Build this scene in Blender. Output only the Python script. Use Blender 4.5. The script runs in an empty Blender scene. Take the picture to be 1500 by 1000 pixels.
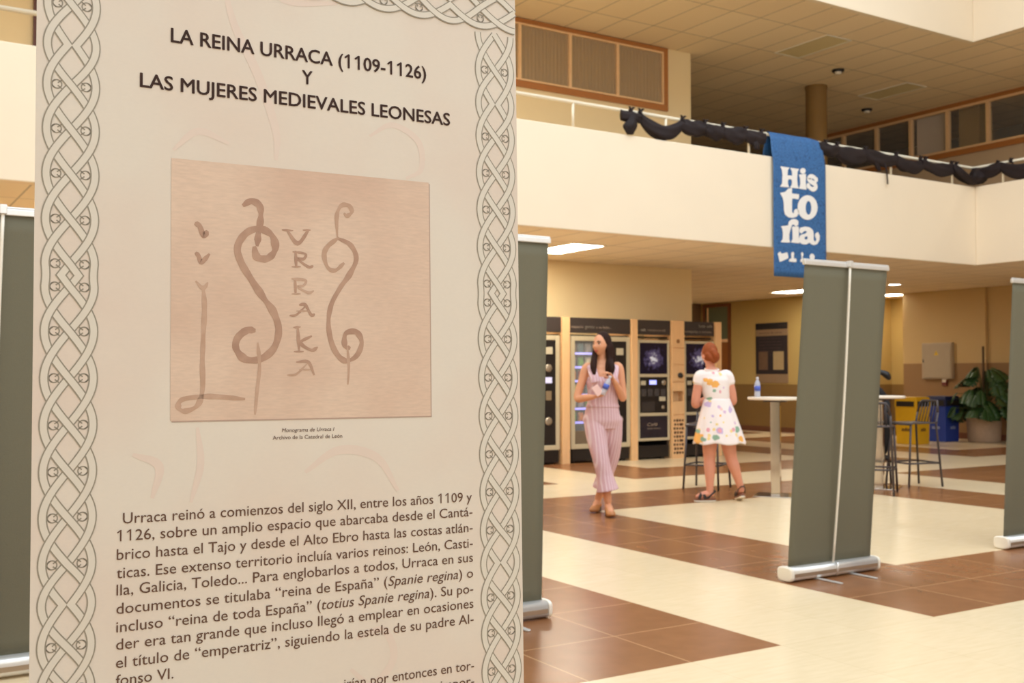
import bpy, bmesh, math, random
from mathutils import Vector, Matrix, Euler, noise as mnoise
random.seed(7)
S = bpy.context.scene
COL = S.collection
PI = math.pi

# ------------------------------------------------------------------ camera
YAW, PITCH = -1.0117, 0.0314
CAM = Vector((3.8988, -4.0438, 1.3613))
fw = Vector((math.sin(YAW) * math.cos(PITCH), math.cos(YAW) * math.cos(PITCH), math.sin(PITCH)))
rt = Vector((math.cos(YAW), -math.sin(YAW), 0))
up = rt.cross(fw)
cd = bpy.data.cameras.new('camera')
cam = bpy.data.objects.new('camera', cd)
COL.objects.link(cam)
cam.matrix_world = Matrix(((rt.x, up.x, -fw.x, CAM.x), (rt.y, up.y, -fw.y, CAM.y), (rt.z, up.z, -fw.z, CAM.z), (0, 0, 0, 1)))
cd.sensor_width = 36.0
cd.lens = 1569.98 * 36 / 1500
cd.clip_start, cd.clip_end = 0.05, 200
cd.dof.use_dof = True
cd.dof.focus_distance = 1.85
cd.dof.aperture_fstop = 10.0
S.camera = cam

# ------------------------------------------------------------------ world, light, exposure
S.view_settings.view_transform = 'Standard'
S.view_settings.look = 'None'
S.view_settings.exposure = 0.25
S.view_settings.gamma = 1.0
S.view_settings.use_curve_mapping = False
w = bpy.data.worlds.new('world')
S.world = w
w.use_nodes = True
w.node_tree.nodes['Background'].inputs[0].default_value = (0.80, 0.90, 1.0, 1)
w.node_tree.nodes['Background'].inputs[1].default_value = 0.35


def area(name, loc, rot, sx, sy, power, col):
    l = bpy.data.lights.new(name, 'AREA')
    l.shape = 'RECTANGLE'
    l.size, l.size_y, l.energy, l.color = sx, sy, power, col
    o = bpy.data.objects.new(name, l)
    COL.objects.link(o)
    o.location, o.rotation_euler = loc, rot
    return o


area('skylight_daylight', (0.6, 1.5, 10.2), (0, 0, 0), 14, 17, 1720, (0.80, 0.90, 1.0))
area('added_high_fill', (10.8, 0.5, 6.9), (0, math.radians(108), 0), 5.0, 16, 900, (0.80, 0.90, 1.0))  # added fill behind the camera for poster and upper gallery, no known window

# ------------------------------------------------------------------ helpers


def c8(r, g, b):
    f = lambda v: (v / 255 / 12.92) if v / 255 <= 0.04045 else ((v / 255 + 0.055) / 1.055) ** 2.4
    return (f(r), f(g), f(b), 1)


def mat(name, col, rough=0.5, metal=0.0, nscale=0, namt=0.0, spec=0.5, bump=0.0, bscale=60, trans=0.0, alpha=1.0, stretch=None):
    m = bpy.data.materials.new(name)
    m.use_nodes = True
    nt = m.node_tree
    b = nt.nodes['Principled BSDF']
    b.inputs['Base Color'].default_value = col
    b.inputs['Roughness'].default_value = rough
    b.inputs['Metallic'].default_value = metal
    b.inputs['Specular IOR Level'].default_value = spec
    b.inputs['Transmission Weight'].default_value = trans
    b.inputs['Alpha'].default_value = alpha
    tc = nt.nodes.new('ShaderNodeTexCoord')
    src = tc.outputs['Object']
    if stretch:
        mp = nt.nodes.new('ShaderNodeMapping')
        mp.inputs['Scale'].default_value = stretch
        nt.links.new(src, mp.inputs[0])
        src = mp.outputs[0]
    if namt:
        n = nt.nodes.new('ShaderNodeTexNoise')
        n.inputs['Scale'].default_value = nscale
        n.inputs['Detail'].default_value = 5
        nt.links.new(src, n.inputs['Vector'])
        mx = nt.nodes.new('ShaderNodeMix')
        mx.data_type = 'RGBA'
        mx.inputs['A'].default_value = tuple(max(0, c * (1 - namt)) for c in col[:3]) + (1,)
        mx.inputs['B'].default_value = tuple(min(1, c * (1 + namt)) for c in col[:3]) + (1,)
        nt.links.new(n.outputs['Fac'], mx.inputs['Factor'])
        nt.links.new(mx.outputs['Result'], b.inputs['Base Color'])
    if bump:
        n2 = nt.nodes.new('ShaderNodeTexNoise')
        n2.inputs['Scale'].default_value = bscale
        nt.links.new(src, n2.inputs['Vector'])
        bp = nt.nodes.new('ShaderNodeBump')
        bp.inputs['Strength'].default_value = bump
        bp.inputs['Distance'].default_value = 0.01
        nt.links.new(n2.outputs['Fac'], bp.inputs['Height'])
        nt.links.new(bp.outputs['Normal'], b.inputs['Normal'])
    return m


def emis(name, col, strength):
    m = bpy.data.materials.new(name)
    m.use_nodes = True
    b = m.node_tree.nodes['Principled BSDF']
    b.inputs['Base Color'].default_value = (0.8, 0.8, 0.8, 1)
    b.inputs['Emission Color'].default_value = col
    b.inputs['Emission Strength'].default_value = strength
    return m


class MB:
    """collects shapes, then links them as one mesh object"""

    def __init__(self):
        self.v, self.f = [], []

    def add(self, vs, fs):
        k = len(self.v)
        self.v += [tuple(p) for p in vs]
        self.f += [tuple(i + k for i in f) for f in fs]
        return self

    def box(self, a, b, M=None):
        x0, y0, z0 = a
        x1, y1, z1 = b
        vs = [Vector(p) for p in ((x0, y0, z0), (x1, y0, z0), (x1, y1, z0), (x0, y1, z0), (x0, y0, z1), (x1, y0, z1), (x1, y1, z1), (x0, y1, z1))]
        if M is not None:
            vs = [M @ p for p in vs]
        return self.add(vs, [(0, 3, 2, 1), (4, 5, 6, 7), (0, 1, 5, 4), (1, 2, 6, 5), (2, 3, 7, 6), (3, 0, 4, 7)])

    def prism(self, poly, axis, d0, d1):
        """poly in the two other axes extruded along axis (0,1,2)"""
        def P(p, d):
            q = list(p)
            q.insert(axis, d)
            return q
        n = len(poly)
        vs = [P(p, d0) for p in poly] + [P(p, d1) for p in poly]
        fs = [tuple(range(n))[::-1], tuple(range(n, 2 * n))] + [(i, (i + 1) % n, n + (i + 1) % n, n + i) for i in range(n)]
        return self.add(vs, fs)

    def loft(self, rings, cap=True, closed=True):
        n = len(rings[0])
        vs = [p for r in rings for p in r]
        fs = []
        for i in range(len(rings) - 1):
            for j in range(n if closed else n - 1):
                fs.append((i * n + j, i * n + (j + 1) % n, (i + 1) * n + (j + 1) % n, (i + 1) * n + j))
        if cap and closed:
            fs.append(tuple(range(n))[::-1])
            fs.append(tuple((len(rings) - 1) * n + j for j in range(n)))
        return self.add(vs, fs)

    def tube(self, path, rad, n=10, cap=True, flat=1.0, upv=None):
        path = [Vector(p) for p in path]
        rings = []
        prev = None
        for i, p in enumerate(path):
            d = (path[min(i + 1, len(path) - 1)] - path[max(i - 1, 0)])
            d = d.normalized() if d.length > 1e-9 else Vector((0, 0, 1))
            if prev is None:
                a = Vector(upv) if upv else (Vector((0, 0, 1)) if abs(d.z) < 0.9 else Vector((1, 0, 0)))
            else:
                a = prev
            a = (a - d * a.dot(d))
            a = a.normalized() if a.length > 1e-6 else d.orthogonal().normalized()
            prev = a
            b = d.cross(a)
            r = rad[i] if isinstance(rad, (list, tuple)) else rad
            rings.append([p + a * (r * math.cos(t)) + b * (r * flat * math.sin(t)) for t in [2 * PI * k / n for k in range(n)]])
        return self.loft(rings, cap)

    def lathe(self, prof, n=24, c=(0, 0, 0)):
        rings = [[(c[0] + r * math.cos(2 * PI * k / n), c[1] + r * math.sin(2 * PI * k / n), c[2] + z) for k in range(n)] for r, z in prof]
        return self.loft(rings)

    def ball(self, c, r, nu=16, nv=10, M=None):
        r = (r, r, r) if not isinstance(r, (tuple, list)) else r
        rings = []
        for i in range(nv + 1):
            th = PI * (0.02 + 0.96 * i / nv)
            rings.append([Vector((r[0] * math.sin(th) * math.cos(2 * PI * k / nu), r[1] * math.sin(th) * math.sin(2 * PI * k / nu), -r[2] * math.cos(th))) for k in range(nu)])
        rings = [[(M @ p if M is not None else p) + Vector(c) for p in q] for q in rings]
        return self.loft(rings)

    def sheet(self, grid):
        nu = len(grid[0])
        fs = [(i * nu + j, i * nu + j + 1, (i + 1) * nu + j + 1, (i + 1) * nu + j) for i in range(len(grid) - 1) for j in range(nu - 1)]
        return self.add([p for r in grid for p in r], fs)

    def build(self, name, m=None, parent=None, smooth=False, bevel=0, label=None, kind=None, solid=0, sub=0):
        me = bpy.data.meshes.new(name)
        me.from_pydata(self.v, [], self.f)
        me.update()
        if smooth:
            for p in me.polygons:
                p.use_smooth = True
        o = bpy.data.objects.new(name, me)
        COL.objects.link(o)
        if m:
            me.materials.append(m)
        if parent:
            o.parent = parent
        if solid:
            k = o.modifiers.new('solid', 'SOLIDIFY')
            k.thickness = solid
            k.offset = 0
        if sub:
            k = o.modifiers.new('sub', 'SUBSURF')
            k.levels = k.render_levels = sub
        if bevel:
            k = o.modifiers.new('bevel', 'BEVEL')
            k.width = bevel
            k.segments = 2
            k.limit_method = 'ANGLE'
            k.angle_limit = math.radians(50)
        if label:
            o['label'] = label
        if kind:
            o['kind'] = kind
        return o


def tag(o, label, cat, group=None):
    o['label'] = label
    o['category'] = cat
    if group:
        o['group'] = group
    return o


def thing(name, label, cat, loc=(0, 0, 0), rotz=0, group=None):
    o = bpy.data.objects.new(name, None)
    o.empty_display_size = 0.1
    COL.objects.link(o)
    o.location = loc
    o.rotation_euler = (0, 0, rotz)
    return tag(o, label, cat, group)


def struct(name, mb, m, **k):
    return mb.build(name, m, kind='structure', **k)


def copy_tree(o, parent=None):
    c = o.copy()
    COL.objects.link(c)
    if parent:
        c.parent = parent
    for ch in list(o.children):
        copy_tree(ch, c)
    return c


def bake(o):
    """apply the modifiers"""
    dg = bpy.context.evaluated_depsgraph_get()
    me = bpy.data.meshes.new_from_object(o.evaluated_get(dg))
    old = o.data
    o.modifiers.clear()
    o.data = me
    bpy.data.meshes.remove(old)
    for p in me.polygons:
        p.use_smooth = True
    return o


def crom(pts, n=8):
    """Catmull-Rom through points"""
    P = [Vector(p) for p in pts]
    P = [P[0] * 2 - P[1]] + P + [P[-1] * 2 - P[-2]]
    out = []
    for i in range(1, len(P) - 2):
        for k in range(n):
            t = k / n
            a, b, c, d = P[i - 1], P[i], P[i + 1], P[i + 2]
            out.append(0.5 * ((2 * b) + (c - a) * t + (2 * a - 5 * b + 4 * c - d) * t * t + (3 * b - a - 3 * c + d) * t ** 3))
    out.append(P[-2].copy())
    return out


def lerp(a, b, t):
    return a + (b - a) * t


def text_mesh(s, shear=0.0, offset=0.0, spacing=1.0):
    cu = bpy.data.curves.new('t', 'FONT')
    cu.body = s
    cu.shear = shear
    cu.offset = offset
    cu.space_character = spacing
    cu.resolution_u = 3
    o = bpy.data.objects.new('t', cu)
    COL.objects.link(o)
    dg = bpy.context.evaluated_depsgraph_get()
    me = bpy.data.meshes.new_from_object(o.evaluated_get(dg))
    vs = [tuple(v.co) for v in me.vertices]
    fs = [tuple(p.vertices) for p in me.polygons]
    bpy.data.objects.remove(o)
    bpy.data.curves.remove(cu)
    bpy.data.meshes.remove(me)
    return vs, fs


_h = [v[1] for v in text_mesh('H')[0]]
CAPH = max(_h) - min(_h)


def text_into(mb, s, x0, x1, base, cap, place, shear=0.0, bold=0.0, spacing=1.0):
    if bold:                      # heavier strokes: the same letters printed again, shifted by a hair
        for dx, dy in ((-bold, 0), (bold, 0), (0, -bold * 0.7), (0, bold * 0.7)):
            text_into(mb, s, x0, x1, base, cap, (lambda dx, dy: lambda x, y: place(x + dx, y + dy))(dx, dy), shear, 0, spacing)
        return
    """s may be a list of (text, shear); fits between x0 and x1; place(x, y) gives the 3D point"""
    segs = s if isinstance(s, list) else [(s, shear)]
    pieces, cx = [], 0.0
    for k, (t, sh) in enumerate(segs):
        vs, fs = text_mesh(t.strip().replace('1', '\U0001D7E3'), sh, 0.0, spacing)
        lo, hi = min(v[0] for v in vs), max(v[0] for v in vs)
        if t.startswith(' '):
            cx += 0.26
        pieces.append((vs, fs, cx - lo))
        cx += hi - lo + 0.06
        if t.endswith(' '):
            cx += 0.22
    allx = [v[0] + d for vs, fs, d in pieces for v in vs]
    lo, hi = min(allx), max(allx)
    ky = cap / CAPH
    kx = (x1 - x0) / (hi - lo)
    for vs, fs, d in pieces:
        mb.add([place(x0 + (v[0] + d - lo) * kx, base + v[1] * ky) for v in vs], fs)


def ribbon2d(pts, hw, closed=False):
    """mitred strip round a 2D polyline; hw may be a list of half widths"""
    n = len(pts)
    L, R = [], []
    for i in range(n):
        p = Vector(pts[i])
        a = Vector(pts[i - 1]) if i > 0 else None
        b = Vector(pts[i + 1]) if i < n - 1 else None
        d1 = (p - a).normalized() if a is not None else (b - p).normalized()
        d2 = (b - p).normalized() if b is not None else d1
        t = d1 + d2
        t = t.normalized() if t.length > 1e-6 else d1
        nn = Vector((-t.y, t.x))
        c = max(0.42, nn.dot(Vector((-d1.y, d1.x))))
        h = (hw[i] if isinstance(hw, list) else hw) / c
        L.append(p + nn * h)
        R.append(p - nn * h)
    return L, R
# ------------------------------------------------------------------ materials of the place


def nn(nt, op, a, b=None, c=None):
    m = nt.nodes.new('ShaderNodeMath')
    m.operation = op
    for i, x in enumerate((a, b, c)):
        if x is None:
            continue
        if isinstance(x, (int, float)):
            m.inputs[i].default_value = x
        else:
            nt.links.new(x, m.inputs[i])
    return m.outputs[0]


def mixc(nt, f, a, b):
    mx = nt.nodes.new('ShaderNodeMix')
    mx.data_type = 'RGBA'
    for k, x in (('Factor', f), ('A', a), ('B', b)):
        if isinstance(x, (tuple, list)):
            mx.inputs[k].default_value = x
        elif isinstance(x, (int, float)):
            mx.inputs[k].default_value = x
        else:
            nt.links.new(x, mx.inputs[k])
    return mx.outputs['Result']


def noise_node(nt, vec, scale, detail=4):
    n = nt.nodes.new('ShaderNodeTexNoise')
    n.inputs['Scale'].default_value = scale
    n.inputs['Detail'].default_value = detail
    nt.links.new(vec, n.inputs['Vector'])
    return n.outputs['Fac']


def floor_material():
    m = bpy.data.materials.new('floor_tiles')
    m.use_nodes = True
    nt = m.node_tree
    b = nt.nodes['Principled BSDF']
    g = nt.nodes.new('ShaderNodeNewGeometry')
    sp = nt.nodes.new('ShaderNodeSeparateXYZ')
    nt.links.new(g.outputs['Position'], sp.inputs[0])
    gx = nn(nt, 'DIVIDE', sp.outputs[0], 0.6)
    gy = nn(nt, 'DIVIDE', sp.outputs[1], 0.6)
    a = nn(nt, 'ADD', gx, 10)
    k = nn(nt, 'FLOOR', nn(nt, 'DIVIDE', a, 12))
    off = nn(nt, 'MULTIPLY', nn(nt, 'FLOORED_MODULO', k, 2), 6)
    fx = nn(nt, 'FLOORED_MODULO', a, 12)
    fy = nn(nt, 'FLOORED_MODULO', nn(nt, 'SUBTRACT', nn(nt, 'SUBTRACT', gy, 2), off), 12)
    d = nn(nt, 'MINIMUM', nn(nt, 'MINIMUM', fx, nn(nt, 'SUBTRACT', 10, fx)), nn(nt, 'MINIMUM', fy, nn(nt, 'SUBTRACT', 10, fy)))
    brown = nn(nt, 'MULTIPLY', nn(nt, 'GREATER_THAN', d, 0.0), nn(nt, 'LESS_THAN', d, 2.0))
    tx = nn(nt, 'ABSOLUTE', nn(nt, 'SUBTRACT', nn(nt, 'FRACT', gx), 0.5))
    ty = nn(nt, 'ABSOLUTE', nn(nt, 'SUBTRACT', nn(nt, 'FRACT', gy), 0.5))
    grout = nn(nt, 'GREATER_THAN', nn(nt, 'MAXIMUM', tx, ty), 0.4935)
    cmb = nt.nodes.new('ShaderNodeCombineXYZ')
    nt.links.new(nn(nt, 'FLOOR', gx), cmb.inputs[0])
    nt.links.new(nn(nt, 'FLOOR', gy), cmb.inputs[1])
    wn = nt.nodes.new('ShaderNodeTexWhiteNoise')
    nt.links.new(cmb.outputs[0], wn.inputs['Vector'])
    n1 = noise_node(nt, g.outputs['Position'], 7, 6)
    mp = nt.nodes.new('ShaderNodeMapping')
    mp.inputs['Scale'].default_value = (30, 6, 1)
    mp.inputs['Rotation'].default_value = (0, 0, 0.6)
    nt.links.new(g.outputs['Position'], mp.inputs[0])
    n2 = noise_node(nt, mp.outputs[0], 1.0, 6)
    cream = mixc(nt, n2, c8(218, 194, 154), c8(236, 214, 178))
    cream = mixc(nt, nn(nt, 'MULTIPLY', wn.outputs['Value'], 0.25), cream, c8(214, 190, 150))
    br = mixc(nt, n1, c8(128, 82, 50), c8(156, 104, 66))
    br = mixc(nt, nn(nt, 'MULTIPLY', wn.outputs['Value'], 0.35), br, c8(120, 76, 46))
    br = mixc(nt, grout, br, c8(192, 148, 104))
    cream = mixc(nt, nn(nt, 'MULTIPLY', grout, 0.18), cream, c8(190, 160, 120))
    colr = mixc(nt, brown, cream, br)
    nt.links.new(colr, b.inputs['Base Color'])
    b.inputs['Roughness'].default_value = 0.26
    b.inputs['Specular IOR Level'].default_value = 0.32
    return m


def ceiling_material(name, ca, cb):
    m = bpy.data.materials.new(name)
    m.use_nodes = True
    nt = m.node_tree
    b = nt.nodes['Principled BSDF']
    g = nt.nodes.new('ShaderNodeNewGeometry')
    sp = nt.nodes.new('ShaderNodeSeparateXYZ')
    nt.links.new(g.outputs['Position'], sp.inputs[0])
    ux = nn(nt, 'DIVIDE', nn(nt, 'ADD', sp.outputs[0], 9.56), 1.2)
    uy = nn(nt, 'DIVIDE', nn(nt, 'SUBTRACT', sp.outputs[1], 5.3), 0.6)
    fx = nn(nt, 'MULTIPLY', nn(nt, 'SUBTRACT', 0.5, nn(nt, 'ABSOLUTE', nn(nt, 'SUBTRACT', nn(nt, 'FRACT', ux), 0.5))), 1.2)
    fy = nn(nt, 'MULTIPLY', nn(nt, 'SUBTRACT', 0.5, nn(nt, 'ABSOLUTE', nn(nt, 'SUBTRACT', nn(nt, 'FRACT', uy), 0.5))), 0.6)
    line = nn(nt, 'LESS_THAN', nn(nt, 'MINIMUM', fx, fy), 0.011)
    cmb = nt.nodes.new('ShaderNodeCombineXYZ')
    nt.links.new(nn(nt, 'FLOOR', ux), cmb.inputs[0])
    nt.links.new(nn(nt, 'FLOOR', uy), cmb.inputs[1])
    wn = nt.nodes.new('ShaderNodeTexWhiteNoise')
    nt.links.new(cmb.outputs[0], wn.inputs['Vector'])
    col = mixc(nt, nn(nt, 'MULTIPLY', wn.outputs['Value'], 0.8), ca, cb)
    col = mixc(nt, nn(nt, 'MULTIPLY', line, 0.75), col, tuple(x * 0.45 for x in ca[:3]) + (1,))
    nt.links.new(col, b.inputs['Base Color'])
    b.inputs['Roughness'].default_value = 0.9
    bp = nt.nodes.new('ShaderNodeBump')
    bp.inputs['Strength'].default_value = 0.5
    nt.links.new(noise_node(nt, g.outputs['Position'], 90), bp.inputs['Height'])
    nt.links.new(bp.outputs[0], b.inputs['Normal'])
    return m


def wall_material(name, hi, lo=None, zsplit=1.2, nscale=1.5, namt=0.03):
    """painted wall, with a darker dado below zsplit"""
    m = bpy.data.materials.new(name)
    m.use_nodes = True
    nt = m.node_tree
    b = nt.nodes['Principled BSDF']
    g = nt.nodes.new('ShaderNodeNewGeometry')
    n = noise_node(nt, g.outputs['Position'], nscale, 5)
    sc = lambda c, k: tuple(min(1, x * k) for x in c[:3]) + (1,)
    col = mixc(nt, n, sc(hi, 1 - namt), sc(hi, 1 + namt))
    if lo:
        sp = nt.nodes.new('ShaderNodeSeparateXYZ')
        nt.links.new(g.outputs['Position'], sp.inputs[0])
        col = mixc(nt, nn(nt, 'LESS_THAN', sp.outputs[2], zsplit), col, lo)
    nt.links.new(col, b.inputs['Base Color'])
    b.inputs['Roughness'].default_value = 0.7
    b.inputs['Specular IOR Level'].default_value = 0.25
    bp = nt.nodes.new('ShaderNodeBump')
    bp.inputs['Strength'].default_value = 0.08
    nt.links.new(noise_node(nt, g.outputs['Position'], 120), bp.inputs['Height'])
    nt.links.new(bp.outputs[0], b.inputs['Normal'])
    return m


M_floor = floor_material()
M_ceil = ceiling_material('ceiling_tiles', c8(244, 226, 194), c8(248, 232, 204))
M_ceil_up = ceiling_material('upper_ceiling_tiles', c8(240, 216, 178), c8(246, 224, 188))
M_cream = wall_material('cream_paint', c8(240, 222, 194))
M_wall = wall_material('warm_wall_paint', c8(240, 216, 168))
M_wall_dado = wall_material('warm_wall_with_dado', c8(198, 168, 118), c8(150, 116, 80), 1.62)
M_wall_dado_low = wall_material('wall_with_low_dado', c8(188, 160, 98), c8(138, 106, 60), 1.14)
M_skirt = mat('skirting', c8(110, 66, 44), 0.4, nscale=8, namt=0.15)
M_wood_frame = mat('orange_wood', c8(176, 112, 56), 0.45, nscale=12, namt=0.2, stretch=(1, 1, 6))
M_wood_light = mat('light_wood', c8(236, 190, 138), 0.5, nscale=9, namt=0.1, stretch=(3, 3, 0.5))
M_alu = mat('brushed_aluminium', c8(226, 224, 220), 0.35, 0.55, nscale=40, namt=0.05)
M_white_metal = mat('white_painted_metal', c8(236, 228, 212), 0.35)
M_grey_back = mat('grey_green_banner_back', c8(108, 104, 84), 0.75, nscale=160, namt=0.05, bump=0.15, bscale=300)
M_dark = mat('dark_plastic', c8(38, 33, 31), 0.4, nscale=20, namt=0.1)
M_white_light = emis('lamp_diffuser', (1, 0.93, 0.78, 1), 26.0)
M_added_up = emis('added_upper_glow', (1, 0.93, 0.78, 1), 13.0)  # glow of the unseen panels added to lift the upper gallery
M_off_panel = mat('unlit_lamp_panel', c8(226, 208, 160), 0.4)

# ------------------------------------------------------------------ the setting
ZL, ZU = 3.22, 7.06            # gallery ceilings: ground floor, first floor
PX, PY = -7.254, 12.18         # inner corner of the gallery parapet
struct('floor', MB().box((-24, -12, -0.2), (12, 30, 0)), M_floor)
# ground floor ceiling under the gallery (an L round the atrium)
cb = MB().box((-24, -12, ZL), (PX - 0.16, 20, ZL + 0.12)).box((PX - 0.16, PY + 0.16, ZL), (12, 20, ZL + 0.12))
struct('ceiling', cb, M_ceil)
# first floor slab and ceiling
struct('floor_gallery', MB().box((-24, -12, 3.6), (PX - 0.16, 20, 3.72)).box((PX - 0.16, PY + 0.16, 3.6), (12, 20, 3.72)), mat('gallery_floor', c8(224, 204, 168), 0.5, nscale=6, namt=0.1))
struct('ceiling_upper', MB().box((-24, -12, ZU), (PX - 0.16, 20, ZU + 0.12)).box((PX - 0.16, PY + 0.16, ZU), (12, 20, ZU + 0.12)), M_ceil_up)
# parapet fascia round the atrium
fz0, fz1 = ZL - 0.005, 4.545
struct('wall_gallery_left', MB().box((PX - 0.16, -12, fz0), (PX, PY + 0.16, fz1)), M_cream, bevel=0.012)
struct('wall_gallery_right', MB().box((PX, PY, fz0), (12, PY + 0.16, fz1)), M_cream, bevel=0.012)
# roof upstand above the first floor
struct('wall_roof_left', MB().box((PX - 0.16, -12, ZU - 0.005), (PX, PY + 0.16, 10.4)), M_cream, bevel=0.012)
struct('wall_roof_right', MB().box((PX, PY, ZU - 0.005), (12, PY + 0.16, 10.4)), M_cream, bevel=0.012)
struct('trim_roof_left', MB().box((PX - 0.02, -12, ZU - 0.04), (PX + 0.012, PY - 0.012, ZU + 0.02)), M_cream)
struct('trim_roof_right', MB().box((PX - 0.02, PY - 0.012, ZU - 0.04), (12, PY + 0.02, ZU + 0.02)), M_cream)
# other sides of the hall
struct('wall_front', MB().box((11.0, -12, 0), (11.3, 20, 10.4)), M_cream)
struct('wall_left', MB().box((-24, -10.3, 0), (11.3, -10, 10.4)), M_cream)
# block behind the vending machines, running up through both floors
BX, BY = -10.4, 8.64
struct('wall_block', MB().box((-13.4, -10, 0), (BX, BY, ZL)).box((-13.4, -10, 3.72), (BX, BY, ZU)), M_wall)
# back walls of the ground floor
struct('wall_back', MB().box((-24, 15.0, 0), (-13.3, 15.2, ZL)), M_wall_dado_low)
struct('baseboard_back', MB().box((-24, 14.975, 0), (-13.3, 15.0, 0.12)), M_skirt)
struct('wall_recess', MB().box((-15.5, 17.6, 0), (-11.0, 17.8, ZL)).box((-13.4, 15.2, 0), (-13.3, 17.6, ZL)), M_wall_dado_low)
struct('wall_right', MB().box((-12.02, 16.4, 0), (12, 16.6, ZL)).box((-12.02, 16.6, 0), (-11.9, 17.6, ZL)), M_wall_dado)
struct('baseboard_right', MB().box((-12.02, 16.375, 0), (12, 16.4, 0.13)), M_skirt)
struct('trim_pilaster', MB().box((-10.3, 16.33, 0), (-9.9, 16.4, ZL)), M_wall_dado)
struct('wall_end', MB().box((-24.2, -12, 0), (-24, 20, ZU)), M_wall)
struct('wall_column', MB().box((-17.75, 14.45, 0), (-17.2, 14.975, ZL)), mat('dark_column_paint', c8(116, 90, 62), 0.7, nscale=3, namt=0.05))
# first floor: wall with the strip of windows
struct('wall_upper', MB().box((-24, 15.7, 3.72), (12, 15.9, 6.02)), wall_material('upper_wall_paint', c8(196, 170, 138)))
struct('wall_upper_back', MB().box((-24, 18.6, 3.72), (12, 18.8, ZU)), wall_material('room_wall', c8(120, 98, 72)))

# ------------------------------------------------------------------ roll-up banner stands


def rollup(loc, rotz, label, group, width=0.85, height=2.1, lean=0.2, pole_bow=0.03, cat='banner stand'):
    """x along the width, +y towards the back (pole side), z up"""
    r = thing('roll_up_banner', label, cat, loc, rotz, group)
    hw = width / 2
    z0 = 0.095
    P = lambda x, z, off=0.0: Vector((x, 0.0 + lean * (z - z0) / (height - z0) + off, z))
    # cassette: rounded aluminium extrusion
    prof = []
    for k in range(28):
        t = 2 * PI * k / 28
        c, s = math.cos(t), math.sin(t)
        e = 0.55
        prof.append((0.062 * math.copysign(abs(c) ** e, c), 0.052 + 0.045 * math.copysign(abs(s) ** e, s)))
    MB().loft([[(x, y, z) for y, z in prof] for x in (-hw - 0.008, hw + 0.008)]).build('base_cassette', M_alu, r, smooth=True)
    MB().box((-hw, 0.058, 0.035), (hw, 0.066, 0.058)).build('cassette_groove', mat('alu_groove', c8(176, 158, 138), 0.3, 0.7), r)
    for s in (-1, 1):
        x0, x1 = (s * (hw + 0.008), s * (hw + 0.034))
        rings = []
        for x, k in ((x0, 1.06), (x1 - s * 0.006, 1.06), (x1, 0.93)):
            rings.append([(x, y * k, 0.052 + (z - 0.052) * k) for y, z in prof])
        MB().loft(rings).build('end_cap', M_white_metal, r, smooth=False, label='pale rounded plastic end cap')
    for x in (-hw * 0.42, hw * 0.42):
        f = MB()
        poly = [(x - 0.018, 0.02), (x + 0.018, 0.02), (x + 0.016, 0.24), (x + 0.008, 0.252), (x - 0.008, 0.252), (x - 0.016, 0.24)]
        f.prism(poly, 2, 0.001, 0.008)
        f.build('foot', M_alu, r, bevel=0.002)
    # fabric with a slight wave
    g = []
    for i in range(25):
        z = lerp(z0 - 0.02, height - 0.012, i / 24)
        g.append([P(x, z, 0.004 * math.sin(3.1 * x / hw + 1) * math.sin(PI * i / 24)) for x in [lerp(-hw, hw, k / 12) for k in range(13)]])
    MB().sheet(g).build('fabric', M_grey_back, r, smooth=True, solid=0.0015)
    # top rail
    t = P(0, height)
    tr = MB().box((-hw - 0.012, t.y - 0.012, t.z - 0.018), (hw + 0.012, t.y + 0.012, t.z + 0.012))
    tr.box((-hw - 0.012, t.y - 0.006, t.z + 0.012), (hw + 0.012, t.y + 0.006, t.z + 0.022))
    tr.build('top_rail', M_alu, r, bevel=0.004)
    # bowed pole behind the fabric
    pts = []
    for k in range(15):
        q = k / 14
        z = lerp(0.09, height + 0.008, q)
        p = P(0, max(z, z0), 0.026 + pole_bow * math.sin(PI * q))
        pts.append((p.x + 0.018 * math.sin(PI * q), p.y, z))
    po = MB().tube(pts, 0.0085, 10).build('support_pole', M_white_metal, r, smooth=True)
    MB().tube([(0, 0.055, 0.015), (0, 0.067, 0.1)], 0.012, 10).build('pole_socket', M_alu, r, smooth=True)
    MB().box((-0.016, t.y + 0.006, t.z - 0.016), (0.016, t.y + 0.042, t.z + 0.026)).build('pole_hook', M_alu, po, bevel=0.003)
    return r


G_ROLL = 'roll-up banners seen from behind'
BACK = math.radians(-90)       # local +y (back) towards +x
rollup((-1.17, 1.68, 0), BACK, 'roll-up banner standing before the tall tables, grey back and thin pole fully in view', G_ROLL, width=0.81, lean=0.17)
rollup((-1.22, 4.13, 0), BACK, 'roll-up banner at the right edge of the photo, cut by the frame', G_ROLL, lean=0.11)
rollup((-1.17, -1.1, 0), BACK, 'roll-up banner partly hidden behind the right edge of the printed poster', G_ROLL, height=2.12, lean=0.07)
rollup((-1.46, -3.44, 0), BACK, 'roll-up banner glimpsed left of the printed poster with its pole', G_ROLL, lean=0.06)
# ------------------------------------------------------------------ the printed poster in front
M_print_fill = mat('print_pale_band', c8(212, 205, 191), 0.6, nscale=30, namt=0.02)
M_print_line = mat('print_grey_line', c8(146, 138, 122), 0.6, nscale=60, namt=0.08)
M_print_ink = mat('print_brown_ink', c8(74, 44, 30), 0.6, nscale=40, namt=0.08)
M_body_ink = mat('print_text_ink', c8(92, 62, 44), 0.6, nscale=40, namt=0.08)


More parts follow.
